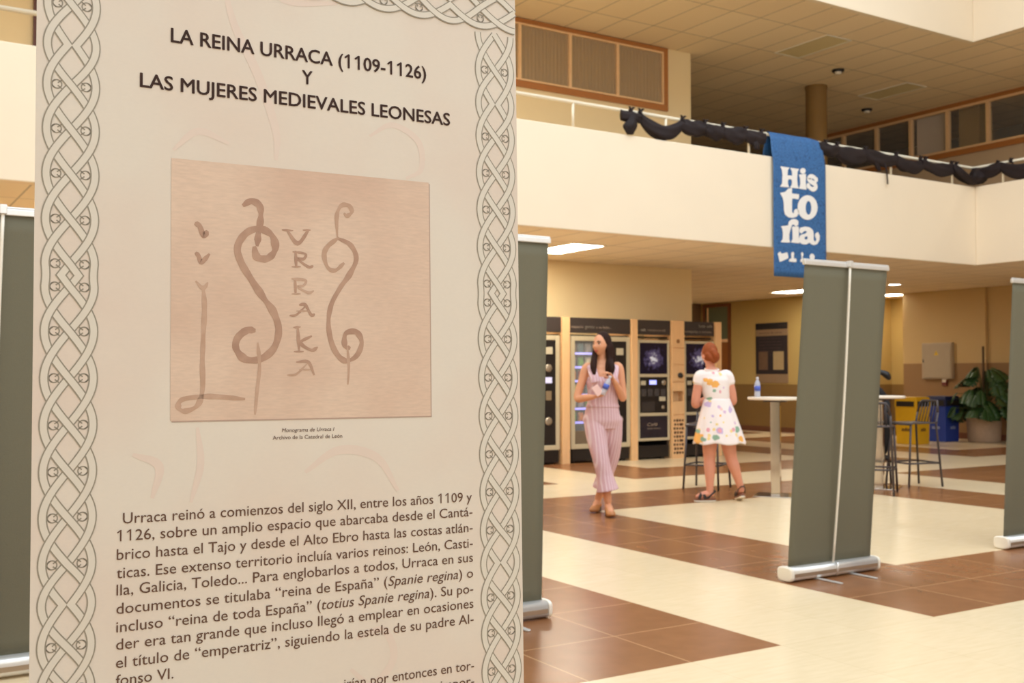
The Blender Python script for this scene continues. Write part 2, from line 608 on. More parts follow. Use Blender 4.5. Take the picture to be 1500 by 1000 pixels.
def parchment(name, base, blot, scale, amt, fine, fine_amt, stretch=None, rough=0.6):
    m = bpy.data.materials.new(name)
    m.use_nodes = True
    nt = m.node_tree
    b = nt.nodes['Principled BSDF']
    tc = nt.nodes.new('ShaderNodeTexCoord')
    v = tc.outputs['Object']
    n = noise_node(nt, v, scale, 3)
    r = nt.nodes.new('ShaderNodeMapRange')
    r.inputs['From Min'].default_value = 0.4
    r.inputs['From Max'].default_value = 0.68
    nt.links.new(n, r.inputs['Value'])
    col = mixc(nt, nn(nt, 'MULTIPLY', r.outputs[0], amt), base, blot)
    if stretch:
        mp = nt.nodes.new('ShaderNodeMapping')
        mp.inputs['Scale'].default_value = stretch
        nt.links.new(v, mp.inputs[0])
        v = mp.outputs[0]
    f = noise_node(nt, v, fine, 8)
    col = mixc(nt, nn(nt, 'MULTIPLY', f, fine_amt), col, tuple(x * 0.55 for x in base[:3]) + (1,))
    nt.links.new(col, b.inputs['Base Color'])
    b.inputs['Roughness'].default_value = rough
    b.inputs['Specular IOR Level'].default_value = 0.3
    return m


M_poster = parchment('poster_fabric', c8(219, 210, 196), c8(217, 200, 185), 3.2, 0.8, 120, 0.10, (1, 1, 2.5))
M_picture = parchment('picture_parchment', c8(226, 200, 178), c8(212, 180, 158), 5, 0.9, 55, 0.55, (1.0, 1, 5))
M_stroke = parchment('faded_brown_ink', c8(184, 150, 128), c8(166, 130, 110), 30, 0.9, 60, 0.3)
M_stroke2 = parchment('very_faded_brown_ink', c8(196, 164, 142), c8(184, 150, 126), 30, 0.9, 60, 0.3)
M_shade_print = mat('printed_picture_edge', c8(176, 150, 134), 0.6)
M_ghost = mat('ghost_lettering_print', c8(217, 200, 186), 0.6, nscale=20, namt=0.03)

PLEAN = math.radians(1.5)
PT0 = -1.68672 / math.cos(PLEAN)
PA = Vector((2.1736, -2.9536, 1.68672))
pe = Vector((0.04944, 0.998777, 0))
pnb = Vector((-0.998777, 0.04944, 0))
proot = PA - pe * 0.4225 + (pnb * math.sin(PLEAN) + Vector((0, 0, math.cos(PLEAN)))) * PT0
poster = thing('poster_stand', 'tall printed poster banner in the foreground with knotwork border and text', 'banner stand', proot, math.atan2(pe.y, pe.x))


def PP(s, t, off=0.0):
    q = t - PT0
    off = off + 0.0005 if off else 0
    return Vector((s + 0.4225, q * math.sin(PLEAN) - off * math.cos(PLEAN), q * math.cos(PLEAN) + off * math.sin(PLEAN)))


PTOP = 0.424
fb = MB().sheet([[PP(s, t) for s in [lerp(-0.8455, 0.0015, k / 8) for k in range(9)]] for t in [lerp(PT0 + 0.08, PTOP, k / 20) for k in range(21)]])
fabric = fb.build('fabric', M_poster, poster, solid=0.0008)
p = PP(-0.422, PTOP + 0.012)
MB().box((-0.436, p.y - 0.012, p.z - 0.014), (0.436, p.y + 0.012, p.z + 0.014)).build('top_rail', M_alu, poster, bevel=0.004)
prof = []
for k in range(28):
    t = 2 * PI * k / 28
    c, s = math.cos(t), math.sin(t)
    prof.append((0.062 * math.copysign(abs(c) ** 0.55, c), 0.052 + 0.045 * math.copysign(abs(s) ** 0.55, s)))
MB().loft([[(x, y, z) for y, z in prof] for x in (-0.435, 0.435)]).build('base_cassette', M_alu, poster, smooth=True)
for s in (-1, 1):
    MB().loft([[(s * x, y * k, 0.052 + (z - 0.052) * k) for y, z in prof] for x, k in ((0.4352, 1.06), (0.456, 1.06), (0.461, 0.93))]).build('end_cap', M_white_metal, poster, label='pale rounded plastic end cap')
for x in (-0.2, 0.2):
    MB().box((x - 0.018, -0.24, 0.001), (x + 0.018, 0.24, 0.008)).build('foot', M_alu, poster, bevel=0.002)
MB().tube([(0, 0.03 + 0.03 * math.sin(PI * k / 12) + 2.11 * k / 12 * math.sin(PLEAN), 0.09 + 2.02 * k / 12) for k in range(13)], 0.008, 10).build('support_pole', M_alu, poster, smooth=True)


# interlaced border: four strands that weave, with the crossings (x), the bounces (b) and the small diamonds (d)
def border_strands(events, place, A, half, line, name):
    """events: list of (t, kind) going down; kind 'x' crossing, 'b' bounce, 'd' = lower half of a diamond"""
    H = 0.00022
    N = 12
    fill, outl, rings = MB(), MB(), MB()
    # state of each strand at an event: 'C' coming from L or R, or at an outer side
    strands = [('C', 1), ('C', -1), ('L', 0), ('R', 0)]     # (place, direction it will take: +1 goes right)
    gap = half + line * 0.5
    paths = [[] for _ in strands]
    for i in range(len(events) - 1):
        t0, k0 = events[i]
        t1, k1 = events[i + 1]
        new = []
        for q, (pl, di) in enumerate(strands):
            for j in range(N + (1 if i == len(events) - 2 else 0)):
                u = j / N
                t = lerp(t0, t1, u)
                if k1 == 'd':                                # short piece inside a diamond
                    if pl == 'C':
                        x = di * 0.36 * A * (1 - abs(2 * u - 1))
                        z = di * (1 - 2 * u)
                    else:
                        x = (A if pl == 'R' else -A) * (1 - 0.035 * math.sin(PI * u))
                        z = 0
                elif pl == 'C':
                    x = di * A * math.sin(PI * u / 2)
                    z = di * math.sin(3 * PI * (1 - u) / 2 + PI) * 1.0
                    z = (1 if di > 0 else -1) * (1 - 2 * u * 1.35) if u < 0.74 else (1 if di > 0 else -1) * (-1 + (u - 0.74) / 0.26)
                    if k0 == 'b':
                        x = di * (gap + (A - gap) * math.sin(PI * u / 2))
                        z *= min(1, u * 4)
                else:
                    sg = 1 if pl == 'R' else -1
                    x = sg * A * math.cos(PI * u / 2)
                    z = sg * ((u / 0.26) if u < 0.26 else (1 - (u - 0.26) * 2.7))
                    if k1 == 'b':
                        x = sg * (gap + (A - gap) * math.cos(PI * u / 2))
                        z *= min(1, (1 - u) * 4)
                paths[q].append((x, t, z))
            # where it stands at the next event
            if k1 == 'd':
                new.append((pl, -di) if pl == 'C' else (pl, 0))
            elif pl == 'C':
                new.append(('R', 0) if di > 0 else ('L', 0))
            else:
                sg = 1 if pl == 'R' else -1
                new.append(('C', sg if k1 == 'b' else -sg))
        strands = new
    for pth in paths:
        pts = [(a, b) for a, b, c in pth]
        for mb, hw, dz in ((outl, half + line, 0.0), (fill, half, 0.00009)):
            L, R = ribbon2d(pts, hw)
            g = [[place(L[k].x, L[k].y, 0.0006 + H * pth[k][2] + dz), place(R[k].x, R[k].y, 0.0006 + H * pth[k][2] + dz)] for k in range(len(pth))]
            mb.sheet(g)
    # small eyelets beside every crossing
    for i, (t, k) in enumerate(events):
        if k == 'b' or i == 0:
            continue
        for sg in (-1, 1):
            cx, cy, r = sg * 0.6 * A, t, 0.19 * A
            ring = [(cx + r * 1.05 * math.cos(2 * PI * j / 20), cy + r * math.sin(2 * PI * j / 20)) for j in range(21)]
            arcs = [ring]
            for s2 in (-1, 1):                               # two short stems running out of the eyelet
                arcs.append([(cx + sg * r * (0.3 + 1.2 * j / 6), cy + s2 * r * (0.95 - 1.1 * (j / 6) ** 1.2)) for j in range(7)])
                arcs.append([(cx - sg * r * (0.2 + 1.0 * j / 6), cy + s2 * r * (0.3 + 0.8 * j / 6)) for j in range(7)])
            for a in arcs:
                L, R = ribbon2d(a, line * 0.5)
                rings.sheet([[place(L[j].x, L[j].y, 0.00024), place(R[j].x, R[j].y, 0.00024)] for j in range(len(a))])
    outl.add(rings.v, rings.f)
    o = outl.build(name, M_print_line, fabric)
    fill.build('border_strands', M_print_fill, o, label='pale interlaced strands')


ev = [(0.3234, 'x'), (0.253, 'x'), (0.1885, 'b'), (0.125, 'x'), (0.0555, 'x'), (-0.0142, 'x'), (-0.085, 'x'), (-0.154, 'x'), (-0.1896, 'd'), (-0.258, 'x'),
      (-0.330, 'x'), (-0.4018, 'x'), (-0.4725, 'x'), (-0.5423, 'x'), (-0.6126, 'x'), (-0.6735, 'b'), (-0.7357, 'x'), (-0.8003, 'x'), (-0.870, 'x')]
t, n = -0.870, 0
while t > PT0 + 0.19:
    n += 1
    t -= 0.07
    ev.append((t, 'b' if n % 9 == 4 else 'x'))
BA, BH, BL = 0.0354, 0.0048, 0.002
for sc in (-0.7945, -0.0452):
    border_strands(ev, (lambda sc: lambda x, t, off: PP(sc + x, t, off))(sc), BA, BH, BL, 'knotwork_border')
evt = [(-0.0012, 'x'), (-0.0747, 'x'), (-0.1382, 'b')] + [(-0.2015 - 0.07 * k, 'x') for k in range(4)] + [(-0.475, 'b')] + [(-0.538 - 0.0685 * k, 'x') for k in range(5)] + [(-0.842, 'x')]
border_strands(evt, lambda x, t, off: PP(t, 0.3715 - x, off + 0.0009), BA, BH, BL, 'knotwork_border')

# lettering
place = lambda x, y: PP(x, y, 0.0009)
tx = MB()
text_into(tx, 'LA REINA URRACA (1109-1126)', -0.6443, -0.1891, 0.2172, 0.0232, place, bold=0.0006)
text_into(tx, 'Y', -0.4237, -0.4056, 0.1783, 0.0232, place, bold=0.0006)
text_into(tx, 'LAS MUJERES MEDIEVALES LEONESAS', -0.6922, -0.1411, 0.1369, 0.0226, place, bold=0.0006)
tx.build('heading_text', M_print_ink, fabric, label='dark brown capital heading in three lines')
tx = MB()
text_into(tx, 'Monograma de Urraca I', -0.4605, -0.3679, -0.4212, 0.0062, place, shear=0.2)
text_into(tx, 'Archivo de la Catedral de León', -0.476, -0.3537, -0.4334, 0.0064, place)
tx.build('caption_text', M_body_ink, fabric, label='tiny two-line caption under the picture')
tx = MB()
XL, XR = -0.7227, -0.1028
body = [
    ('Urraca reinó a comienzos del siglo XII, entre los años 1109 y', -0.7139, -0.1037, -0.5568),
    ('1126, sobre un amplio espacio que abarcaba desde el Cantá-', XL, XR, -0.5837),
    ('brico hasta el Tajo y desde el Alto Ebro hasta las costas atlán-', XL, XR, -0.6123),
    ('ticas. Ese extenso territorio incluía varios reinos: León, Casti-', XL, XR, -0.6405),
    ('lla, Galicia, Toledo... Para englobarlos a todos, Urraca en sus', XL, XR, -0.6668),
    ([('documentos se titulaba \u201creina de España\u201d (', 0), ('Spanie regina', 0.2), (') o', 0)], XL, XR, -0.6952),
    ([('incluso \u201creina de toda España\u201d (', 0), ('totius Spanie regina', 0.2), ('). Su po-', 0)], XL, XR, -0.7232),
    ('der era tan grande que incluso llegó a emplear en ocasiones', XL, XR, -0.7500),
    ('el título de \u201cemperatriz\u201d, siguiendo la estela de su padre Al-', XL, XR, -0.7777),
    ('fonso VI.', XL, -0.6363, -0.8047),
    ('irían por entonces en tor-', -0.352, XR, -0.8612),
    ('impor-', -0.170, XR, -0.8890),
]
for s, a, b, y in body:
    if str(s).startswith('ir'):
        tx.build('body_text', M_body_ink, fabric, label='brown justified paragraph')
        tx = MB()
    text_into(tx, s, a, b, y, 0.0166, place)
tx.build('body_text', M_body_ink, fabric, label='first words of the next paragraph, cut by the frame')

# the picture of the monogram
pic = MB().sheet([[PP(s, t, 0.0005) for s in (-0.643, -0.415, -0.1852)] for t in (-0.3987, -0.19, 0.0263)]).build('picture', M_picture, fabric, label='printed picture of a brown monogram on parchment')
e = MB()
for a, b in (((-0.1852, -0.4005), (-0.1832, 0.024)), ((-0.641, -0.4010), (-0.1832, -0.3987))):
    e.sheet([[PP(a[0], a[1], 0.0005), PP(b[0], a[1], 0.0005)], [PP(a[0], b[1], 0.0005), PP(b[0], b[1], 0.0005)]])
e.build('picture_edge', M_shade_print, pic)
MONO = [  # stroke points traced on image pixels, then converted to poster coordinates
    ([(-0.5076, -0.1098), (-0.5025, -0.1273), (-0.4846, -0.1288), (-0.4717, -0.1128), (-0.4768, -0.0901), (-0.4974, -0.0797), (-0.5203, -0.0878), (-0.5353, -0.1114), (-0.5303, -0.1363), (-0.5126, -0.1657), (-0.4923, -0.1952), (-0.4743, -0.22), (-0.4656, -0.2502), (-0.4744, -0.2808), (-0.4974, -0.2987), (-0.5226, -0.2989), (-0.5376, -0.2816), (-0.5352, -0.2641), (-0.5202, -0.2513), (-0.505, -0.251)], 0.01404, 1),
    ([(-0.5269, -0.0428), (-0.5127, -0.034), (-0.4984, -0.0405), (-0.4964, -0.0608), (-0.5, -0.084), (-0.5025, -0.1095)], 0.01287, 1),
    ([(-0.5015, -0.2711), (-0.4984, -0.3112), (-0.5025, -0.3513), (-0.506, -0.3912)], 0.00702, 0),
    ([(-0.3622, -0.0865), (-0.3373, -0.0971), (-0.3263, -0.1204), (-0.3376, -0.1474), (-0.357, -0.1746), (-0.3736, -0.2066), (-0.3775, -0.2432), (-0.3684, -0.2795), (-0.3493, -0.3002), (-0.3272, -0.2922), (-0.317, -0.2683), (-0.3269, -0.2501), (-0.3464, -0.2531), (-0.3481, -0.274), (-0.3382, -0.2792)], 0.01053, 1),
    ([(-0.3578, -0.0851), (-0.3786, -0.1022), (-0.3852, -0.1183), (-0.3788, -0.1389), (-0.3651, -0.1435), (-0.3486, -0.1295)], 0.00878, 0),
    ([(-0.3611, -0.0854), (-0.362, -0.0485), (-0.3537, -0.0293), (-0.3398, -0.0282), (-0.3342, -0.0385), (-0.3426, -0.046), (-0.3493, -0.0422)], 0.00878, 0),
    ([(-0.3437, -0.274), (-0.3411, -0.3106), (-0.3429, -0.342)], 0.00527, 0),
    ([(-0.6057, -0.0776), (-0.5979, -0.0815), (-0.5911, -0.0974), (-0.5848, -0.0885)], 0.01053, 1),
    ([(-0.6041, -0.1254), (-0.5992, -0.131), (-0.5944, -0.1406), (-0.5813, -0.1266)], 0.00936, 1),
    ([(-0.6039, -0.1721), (-0.5918, -0.1839), (-0.5841, -0.1737)], 0.00702, 0),
    ([(-0.5918, -0.179), (-0.5893, -0.2134), (-0.5907, -0.2528), (-0.5925, -0.3018), (-0.5923, -0.3507), (-0.6009, -0.3749), (-0.6199, -0.3834), (-0.6303, -0.3769), (-0.6247, -0.3649), (-0.5961, -0.3604), (-0.5671, -0.3607), (-0.5226, -0.3651)], 0.00936, 0),
    ([(-0.4602, -0.0788), (-0.4402, -0.079)], 0.00468, 1),
    ([(-0.4508, -0.0797), (-0.4323, -0.1002), (-0.4137, -0.0772)], 0.00819, 1),
    ([(-0.4233, -0.0768), (-0.4094, -0.0759)], 0.00468, 1),
    ([(-0.4361, -0.1133), (-0.4351, -0.1406)], 0.00702, 1),
    ([(-0.4414, -0.1152), (-0.4191, -0.1176), (-0.4218, -0.1265), (-0.4324, -0.1271), (-0.4138, -0.1396), (-0.4047, -0.1376)], 0.00527, 1),
    ([(-0.443, -0.141), (-0.4271, -0.1402)], 0.0041, 1),
    ([(-0.4372, -0.1613), (-0.4362, -0.187)], 0.00702, 1),
    ([(-0.4435, -0.1616), (-0.4192, -0.1631), (-0.4219, -0.172), (-0.4325, -0.1751), (-0.4139, -0.1841), (-0.4038, -0.1806)], 0.00527, 0),
    ([(-0.4431, -0.1873), (-0.4272, -0.1867)], 0.0041, 0),
    ([(-0.4299, -0.2058), (-0.4193, -0.2055), (-0.4087, -0.2222), (-0.4023, -0.2205)], 0.00644, 1),
    ([(-0.4193, -0.2081), (-0.4352, -0.223), (-0.4468, -0.2243)], 0.00468, 1),
    ([(-0.4352, -0.2163), (-0.4113, -0.2156)], 0.00351, 0),
    ([(-0.4326, -0.2444), (-0.4301, -0.2844)], 0.00819, 1),
    ([(-0.4405, -0.2446), (-0.4273, -0.2433)], 0.00468, 1),
    ([(-0.4077, -0.2583), (-0.4274, -0.27), (-0.4089, -0.2826), (-0.3971, -0.2773)], 0.00644, 1),
    ([(-0.4395, -0.2855), (-0.4222, -0.2853)], 0.00468, 1),
    ([(-0.4354, -0.3033), (-0.4142, -0.3032), (-0.4036, -0.3253)], 0.00644, 1),
    ([(-0.4169, -0.3068), (-0.4354, -0.3237), (-0.4511, -0.3253)], 0.00468, 0),
    ([(-0.4301, -0.3161), (-0.41, -0.316)], 0.0041, 0),
]

d_ = MB()
for k, (pts, wd, dark) in enumerate(MONO):
    c = crom([(a, b, 0) for a, b in pts], 7)
    hw = [wd * 0.56 * (0.75 + 0.35 * mnoise.noise(Vector((k * 3.1, j * 0.23, 0)))) * min(1, 0.45 + j * 0.18, 0.45 + (len(c) - 1 - j) * 0.18) for j in range(len(c))]
    L, R = ribbon2d([(v.x, v.y) for v in c], hw)
    d_.sheet([[PP(L[j].x, L[j].y, 0.0008 + k * 4e-6), PP(R[j].x, R[j].y, 0.0008 + k * 4e-6)] for j in range(len(c))]) if dark else MB().sheet([[PP(L[j].x, L[j].y, 0.0008 + k * 4e-6), PP(R[j].x, R[j].y, 0.0008 + k * 4e-6)] for j in range(len(c))]).build('faint_stroke', M_stroke2, pic, label='fainter stroke of the monogram')
d_.build('monogram_strokes', M_stroke, pic, label='brown curling strokes of the monogram')
# very faint ghost letters printed in the background of the poster
for pts, wd in (([(-0.30, 0.10), (-0.255, 0.125), (-0.205, 0.10), (-0.20, 0.05), (-0.23, 0.03)], 0.006), ([(-0.56, 0.33), (-0.54, 0.26), (-0.50, 0.18), (-0.47, 0.09), (-0.47, 0.04)], 0.008),
                ([(-0.64, 0.04), (-0.60, 0.075), (-0.55, 0.06)], 0.006), ([(-0.42, -0.49), (-0.36, -0.455), (-0.29, -0.47), (-0.25, -0.53)], 0.008), ([(-0.70, -0.45), (-0.66, -0.47), (-0.67, -0.52)], 0.007),
                ([(-0.33, -0.78), (-0.28, -0.77), (-0.26, -0.82), (-0.30, -0.86), (-0.34, -0.83)], 0.007), ([(-0.60, -0.41), (-0.595, -0.47), (-0.61, -0.53)], 0.006), ([(-0.50, 0.35), (-0.45, 0.32), (-0.36, 0.33)], 0.007)):
    c = crom([(a, b, 0) for a, b in pts], 8)
    L, R = ribbon2d([(v.x, v.y) for v in c], [wd * (0.4 + 0.6 * math.sin(PI * j / (len(c) - 1))) for j in range(len(c))])
    MB().sheet([[PP(L[j].x, L[j].y, 0.00015), PP(R[j].x, R[j].y, 0.00015)] for j in range(len(c))]).build('ghost_lettering', M_ghost, fabric, label='barely visible ghost letter')
# ------------------------------------------------------------------ ceiling lamps and fittings


def ceiling_light(x, y, z, label, lit=True, sx=1.2, sy=0.6, group=None):
    t = thing('ceiling_light', label, 'ceiling light', (x, y, z), 0, group)
    f = MB()
    for a, b in (((-sx / 2, -sy / 2), (sx / 2, -sy / 2 + 0.025)), ((-sx / 2, sy / 2 - 0.025), (sx / 2, sy / 2)), ((-sx / 2, -sy / 2 + 0.025), (-sx / 2 + 0.025, sy / 2 - 0.025)), ((sx / 2 - 0.025, -sy / 2 + 0.025), (sx / 2, sy / 2 - 0.025))):
        f.box((a[0], a[1], -0.014), (b[0], b[1], 0.002))
    f.build('frame', M_white_metal, t)
    MB().box((-sx / 2 + 0.025, -sy / 2 + 0.025, -0.008), (sx / 2 - 0.025, sy / 2 - 0.025, 0.0)).build('diffuser', (M_added_up if z > 5 else M_white_light) if lit else M_off_panel, t)
    return t


GL = 'lit panels in the ground floor ceiling'
ceiling_light(-8.96, 4.93, ZL, 'large bright rectangular ceiling panel near the vending machines', group=GL)
ceiling_light(-12.75, 13.85, ZL, 'bright ceiling panel behind the blue hanging banner and grey stand', group=GL)
ceiling_light(-8.96, -1.07, ZL, 'added ceiling panel brightening the lower gallery, unseen behind the printed poster', group=GL)  # added out of view to brighten the space under the gallery
ceiling_light(-8.96, 1.93, ZL, 'second added ceiling panel brightening the lower gallery, unseen behind the printed poster', group=GL)  # another unseen lamp added to lift the ground floor gallery
ceiling_light(-12.4, 16.5, ZL, 'ceiling panel in the lit recess behind the grey stand', group=GL, sx=0.6)
ceiling_light(-16.2, 11.5, ZL, 'added ceiling panel brightening the corridor, unseen behind the block', group=GL)  # unseen lamp added to raise the light at the far end
dl = thing('downlight', 'small round lit downlight right of the central grey banner', 'ceiling light', (-10.5, 14.2, ZL))
MB().lathe([(0.17, 0.002), (0.17, -0.012), (0.14, -0.016), (0.14, 0.002)], 28).build('rim', M_white_metal, dl, smooth=True)
MB().lathe([(0.138, -0.004), (0.0, -0.0045)], 28).build('diffuser', M_white_light, dl)
ceiling_light(-8.96, 10.15, ZU, 'unlit yellowish panel in the upper ceiling, nearer the roof edge', False, group='unlit panels in the upper ceiling')
ceiling_light(-10.16, 13.75, ZU, 'unlit yellowish panel in the upper ceiling, nearer the strip of windows', False, group='unlit panels in the upper ceiling')
for x, y, lb in ((-9.7, 11.65, 'dark round smoke detector on the upper ceiling left of the column'), (-11.4, 14.5, 'smaller dark smoke detector on the upper ceiling above the far windows')):
    t = thing('smoke_detector', lb, 'smoke detector', (x, y, ZU), 0, 'smoke detectors on the upper ceiling')
    MB().lathe([(0.11, 0.0), (0.11, -0.03), (0.09, -0.045)], 24).build('base', M_dark, t, smooth=True)
    MB().lathe([(0.07, -0.045), (0.06, -0.075), (0.02, -0.085)], 24).build('sensor_dome', M_white_metal, t, smooth=True)
GU_ = 'added unseen panels brightening the upper gallery'
ceiling_light(-8.96, 1.15, ZU, 'added upper gallery panel for brightening, unseen behind the printed poster', group=GU_)  # unseen lamp added to brighten the first floor
ceiling_light(-8.96, 2.65, ZU, 'second added upper gallery panel for brightening, unseen behind the printed poster, nearer the windows', group=GU_)  # added beside the previous one for more light upstairs
ceiling_light(-4.16, 14.0, ZU, 'added upper gallery panel for brightening, unseen beyond the right edge of the view', group=GU_)  # added outside the frame to light the far upper gallery
# ------------------------------------------------------------------ vending machines in their wooden surround
MX = -9.65                     # front plane of the machines
M_mframe = mat('machine_frame', c8(206, 192, 160), 0.35, 0.15, nscale=30, namt=0.03)
M_mblack = mat('machine_black', c8(34, 29, 28), 0.3, nscale=18, namt=0.1)
M_header = mat('header_board', c8(58, 48, 44), 0.5, nscale=14, namt=0.08)
M_sign = mat('header_lettering', c8(226, 214, 196), 0.5)
M_sign2 = mat('header_lettering_dim', c8(168, 150, 132), 0.5)
M_led = emis('blue_shelf_light', (0.05, 0.07, 1.0, 1), 1.0)
M_keys = mat('machine_keypad', c8(196, 186, 160), 0.4)
M_coin = mat('coin_tray', c8(170, 158, 140), 0.3, 0.6)
M_inside = mat('machine_interior', c8(52, 44, 40), 0.6, nscale=10, namt=0.1)


def glass(name, tint=(0.9, 0.92, 0.92, 1), alpha=0.12):
    m = mat(name, tint, 0.04, 0, spec=0.5, alpha=alpha)
    return m


M_glass = glass('clear_glass')


def screen_material(name, seed, bright):
    """dark poster behind a coffee machine door: a pale burst on dark blue"""
    m = bpy.data.materials.new(name)
    m.use_nodes = True
    nt = m.node_tree
    b = nt.nodes['Principled BSDF']
    tc = nt.nodes.new('ShaderNodeTexCoord')
    mp = nt.nodes.new('ShaderNodeMapping')
    mp.inputs['Location'].default_value = (-0.5, -0.5, -0.5)
    nt.links.new(tc.outputs['Generated'], mp.inputs[0])
    sp = nt.nodes.new('ShaderNodeSeparateXYZ')
    nt.links.new(mp.outputs[0], sp.inputs[0])
    r = nn(nt, 'SQRT', nn(nt, 'ADD', nn(nt, 'POWER', sp.outputs[1], 2), nn(nt, 'POWER', sp.outputs[2], 2)))
    n = noise_node(nt, tc.outputs['Generated'], 7 + seed, 6)
    q = nn(nt, 'ADD', r, nn(nt, 'MULTIPLY', nn(nt, 'SUBTRACT', n, 0.5), 0.7))
    f1 = nt.nodes.new('ShaderNodeMapRange')
    f1.inputs['From Min'].default_value, f1.inputs['From Max'].default_value = 0.36, 0.2
    nt.links.new(q, f1.inputs['Value'])
    f2 = nt.nodes.new('ShaderNodeMapRange')
    f2.inputs['From Min'].default_value, f2.inputs['From Max'].default_value = 0.15, 0.06
    nt.links.new(q, f2.inputs['Value'])
    col = mixc(nt, f1.outputs[0], c8(24, 20, 40), c8(84, 78, 118))
    col = mixc(nt, f2.outputs[0], col, c8(214, 220, 236))
    nt.links.new(col, b.inputs['Base Color'])
    nt.links.new(col, b.inputs['Emission Color'])
    b.inputs['Emission Strength'].default_value = bright
    b.inputs['Roughness'].default_value = 0.15
    return m


def yz_text(mb, s, y0, y1, z, cap, x, shear=0.0, bold=0):
    text_into(mb, s, y0, y1, z, cap, lambda a, b: (x, a, b), shear, bold)


def machine_shell(root, y0, y1, h, depth=0.66):
    """body behind the door: back, sides, top, base (local: front at x=0, going to -x)"""
    m = MB()
    m.box((-depth, y0, 0.06), (-depth + 0.02, y1, h)).box((-depth, y0, 0.06), (-0.05, y0 + 0.025, h)).box((-depth, y1 - 0.025, 0.06), (-0.05, y1, h))
    m.box((-depth, y0, h - 0.04), (-0.05, y1, h)).box((-depth, y0, 0.06), (-0.05, y1, 0.22))
    m.build('cabinet', M_inside, root)
    MB().box((-0.06, y0 + 0.02, 0.03), (-0.015, y1 - 0.02, 0.22)).build('kick_panel', M_mblack, root)
    MB().box((-depth + 0.04, y0 + 0.05, 0.0), (-0.08, y0 + 0.12, 0.06)).box((-depth + 0.04, y1 - 0.12, 0.0), (-0.08, y1 - 0.05, 0.06)).build('feet', M_mblack, root)


def frame_rect(mb, y0, y1, z0, z1, wd, x0=-0.05, x1=0.0):
    mb.box((x0, y0, z0), (x1, y0 + wd, z1)).box((x0, y1 - wd, z0), (x1, y1, z1))
    mb.box((x0, y0 + wd, z0), (x1, y1 - wd, z0 + wd)).box((x0, y0 + wd, z1 - wd), (x1, y1 - wd, z1))
    return mb


def snack_machine(y0, y1, label):
    r = thing('vending_machine', label, 'vending machine', (MX, y0, 0), 0, 'snack vending machines')
    W = y1 - y0
    machine_shell(r, 0, W, 1.96)
    door = frame_rect(MB(), 0.0, W, 0.22, 1.97, 0.075).build('door', M_mframe, r, bevel=0.006)
    gw = W * 0.70
    MB().box((-0.03, 0.075, 0.5), (-0.022, gw, 1.895)).build('glass_pane', M_glass, door)
    MB().box((-0.04, gw, 0.295), (-0.004, W - 0.075, 1.895)).build('control_panel', M_mblack, door, bevel=0.004)
    MB().box((-0.04, 0.075, 0.295), (-0.012, gw, 0.5)).build('delivery_flap', mat('flap_grey', c8(120, 104, 84), 0.3, nscale=6, namt=0.15), door, bevel=0.004)
    py = (gw + W - 0.075) / 2
    MB().box((-0.004, py - 0.07, 1.68), (0.006, py + 0.07, 1.79)).build('keypad', M_keys, door, bevel=0.003)
    k = MB().lathe([(0.001, 0.0), (0.06, 0.0), (0.06, 0.012), (0.045, 0.018), (0.001, 0.02)], 20).build('coin_slot', M_coin, door, smooth=True)
    k.rotation_euler = (0, PI / 2, 0)
    k.location = (-0.006, py, 1.47)
    MB().box((-0.004, py - 0.06, 1.24), (0.004, py + 0.06, 1.33)).build('display', emis('small_blue_display', (0.1, 0.13, 0.6, 1), 0.6), door)
    MB().box((-0.004, py - 0.05, 0.98), (0.006, py + 0.05, 1.12)).build('card_reader', mat('reader', c8(140, 120, 92), 0.4), door, bevel=0.003)
    c = MB().lathe([(0.001, 0.0), (0.062, 0.0), (0.062, 0.01), (0.03, 0.016), (0.001, 0.012)], 24).build('change_cup', M_coin, door, smooth=True)
    c.rotation_euler = (0, PI / 2, 0)
    c.location = (-0.006, py, 0.66)
    for i in range(6):
        z = 0.62 + 0.215 * i
        s = MB().box((-0.55, 0.06, z), (-0.07, gw, z + 0.012)).build('shelf', M_inside, r)
        MB().box((-0.07, 0.06, z - 0.012), (-0.06, gw - 0.01, z + 0.02)).build('shelf_light', M_led, s)
    return r, gw


M_PACK = [mat('pack_' + n, c8(*c), 0.35, nscale=14, namt=0.25) for n, c in (('yellow', (206, 190, 40)), ('green', (96, 150, 40)), ('brown', (120, 70, 40)), ('orange', (214, 120, 40)), ('cream', (214, 196, 150)), ('teal', (60, 110, 110)), ('red', (160, 48, 38)), ('grey', (150, 140, 130)))]
COLN = ['yellow', 'green', 'brown', 'orange', 'cream', 'teal', 'red', 'grey']


def packet(h, wd):
    m = MB()
    rings = []
    for k in range(7):
        q = k / 6
        d = 0.004 + 0.034 * math.sin(PI * q) ** 0.6
        ww = wd / 2 * (1 - 0.08 * math.sin(PI * q))
        rings.append([(d * math.cos(t), ww * math.copysign(abs(math.sin(t)) ** 0.6, math.sin(t)), h * q) for t in [2 * PI * j / 12 for j in range(12)]])
    return m.loft(rings)


def stock(y0, gw, where, tall):
    protos = {}
    for i in range(6):
        z = 0.632 + 0.215 * i
        ci = (i * 3 + 1) % 8
        for j in range(5):
            c = (ci + (j * 5 + i) // 2) % 8
            key = c
            if key not in protos:
                o = packet(0.15, 0.105).build('snack_packet', M_PACK[c], smooth=True)
                protos[key] = o
            else:
                o = protos[key].copy()
                COL.objects.link(o)
            o.location = (MX - 0.13, y0 + 0.13 + j * (gw - 0.16) / 4.6, z)
            tag(o, f'{COLN[c]} packet, {["first", "second", "third", "fourth", "fifth"][j]} from left on {["lowest", "second lowest", "third lowest", "third highest", "second highest", "highest"][i]} shelf of the blue-lit machine', 'snack', 'snack packets in the vending machines')


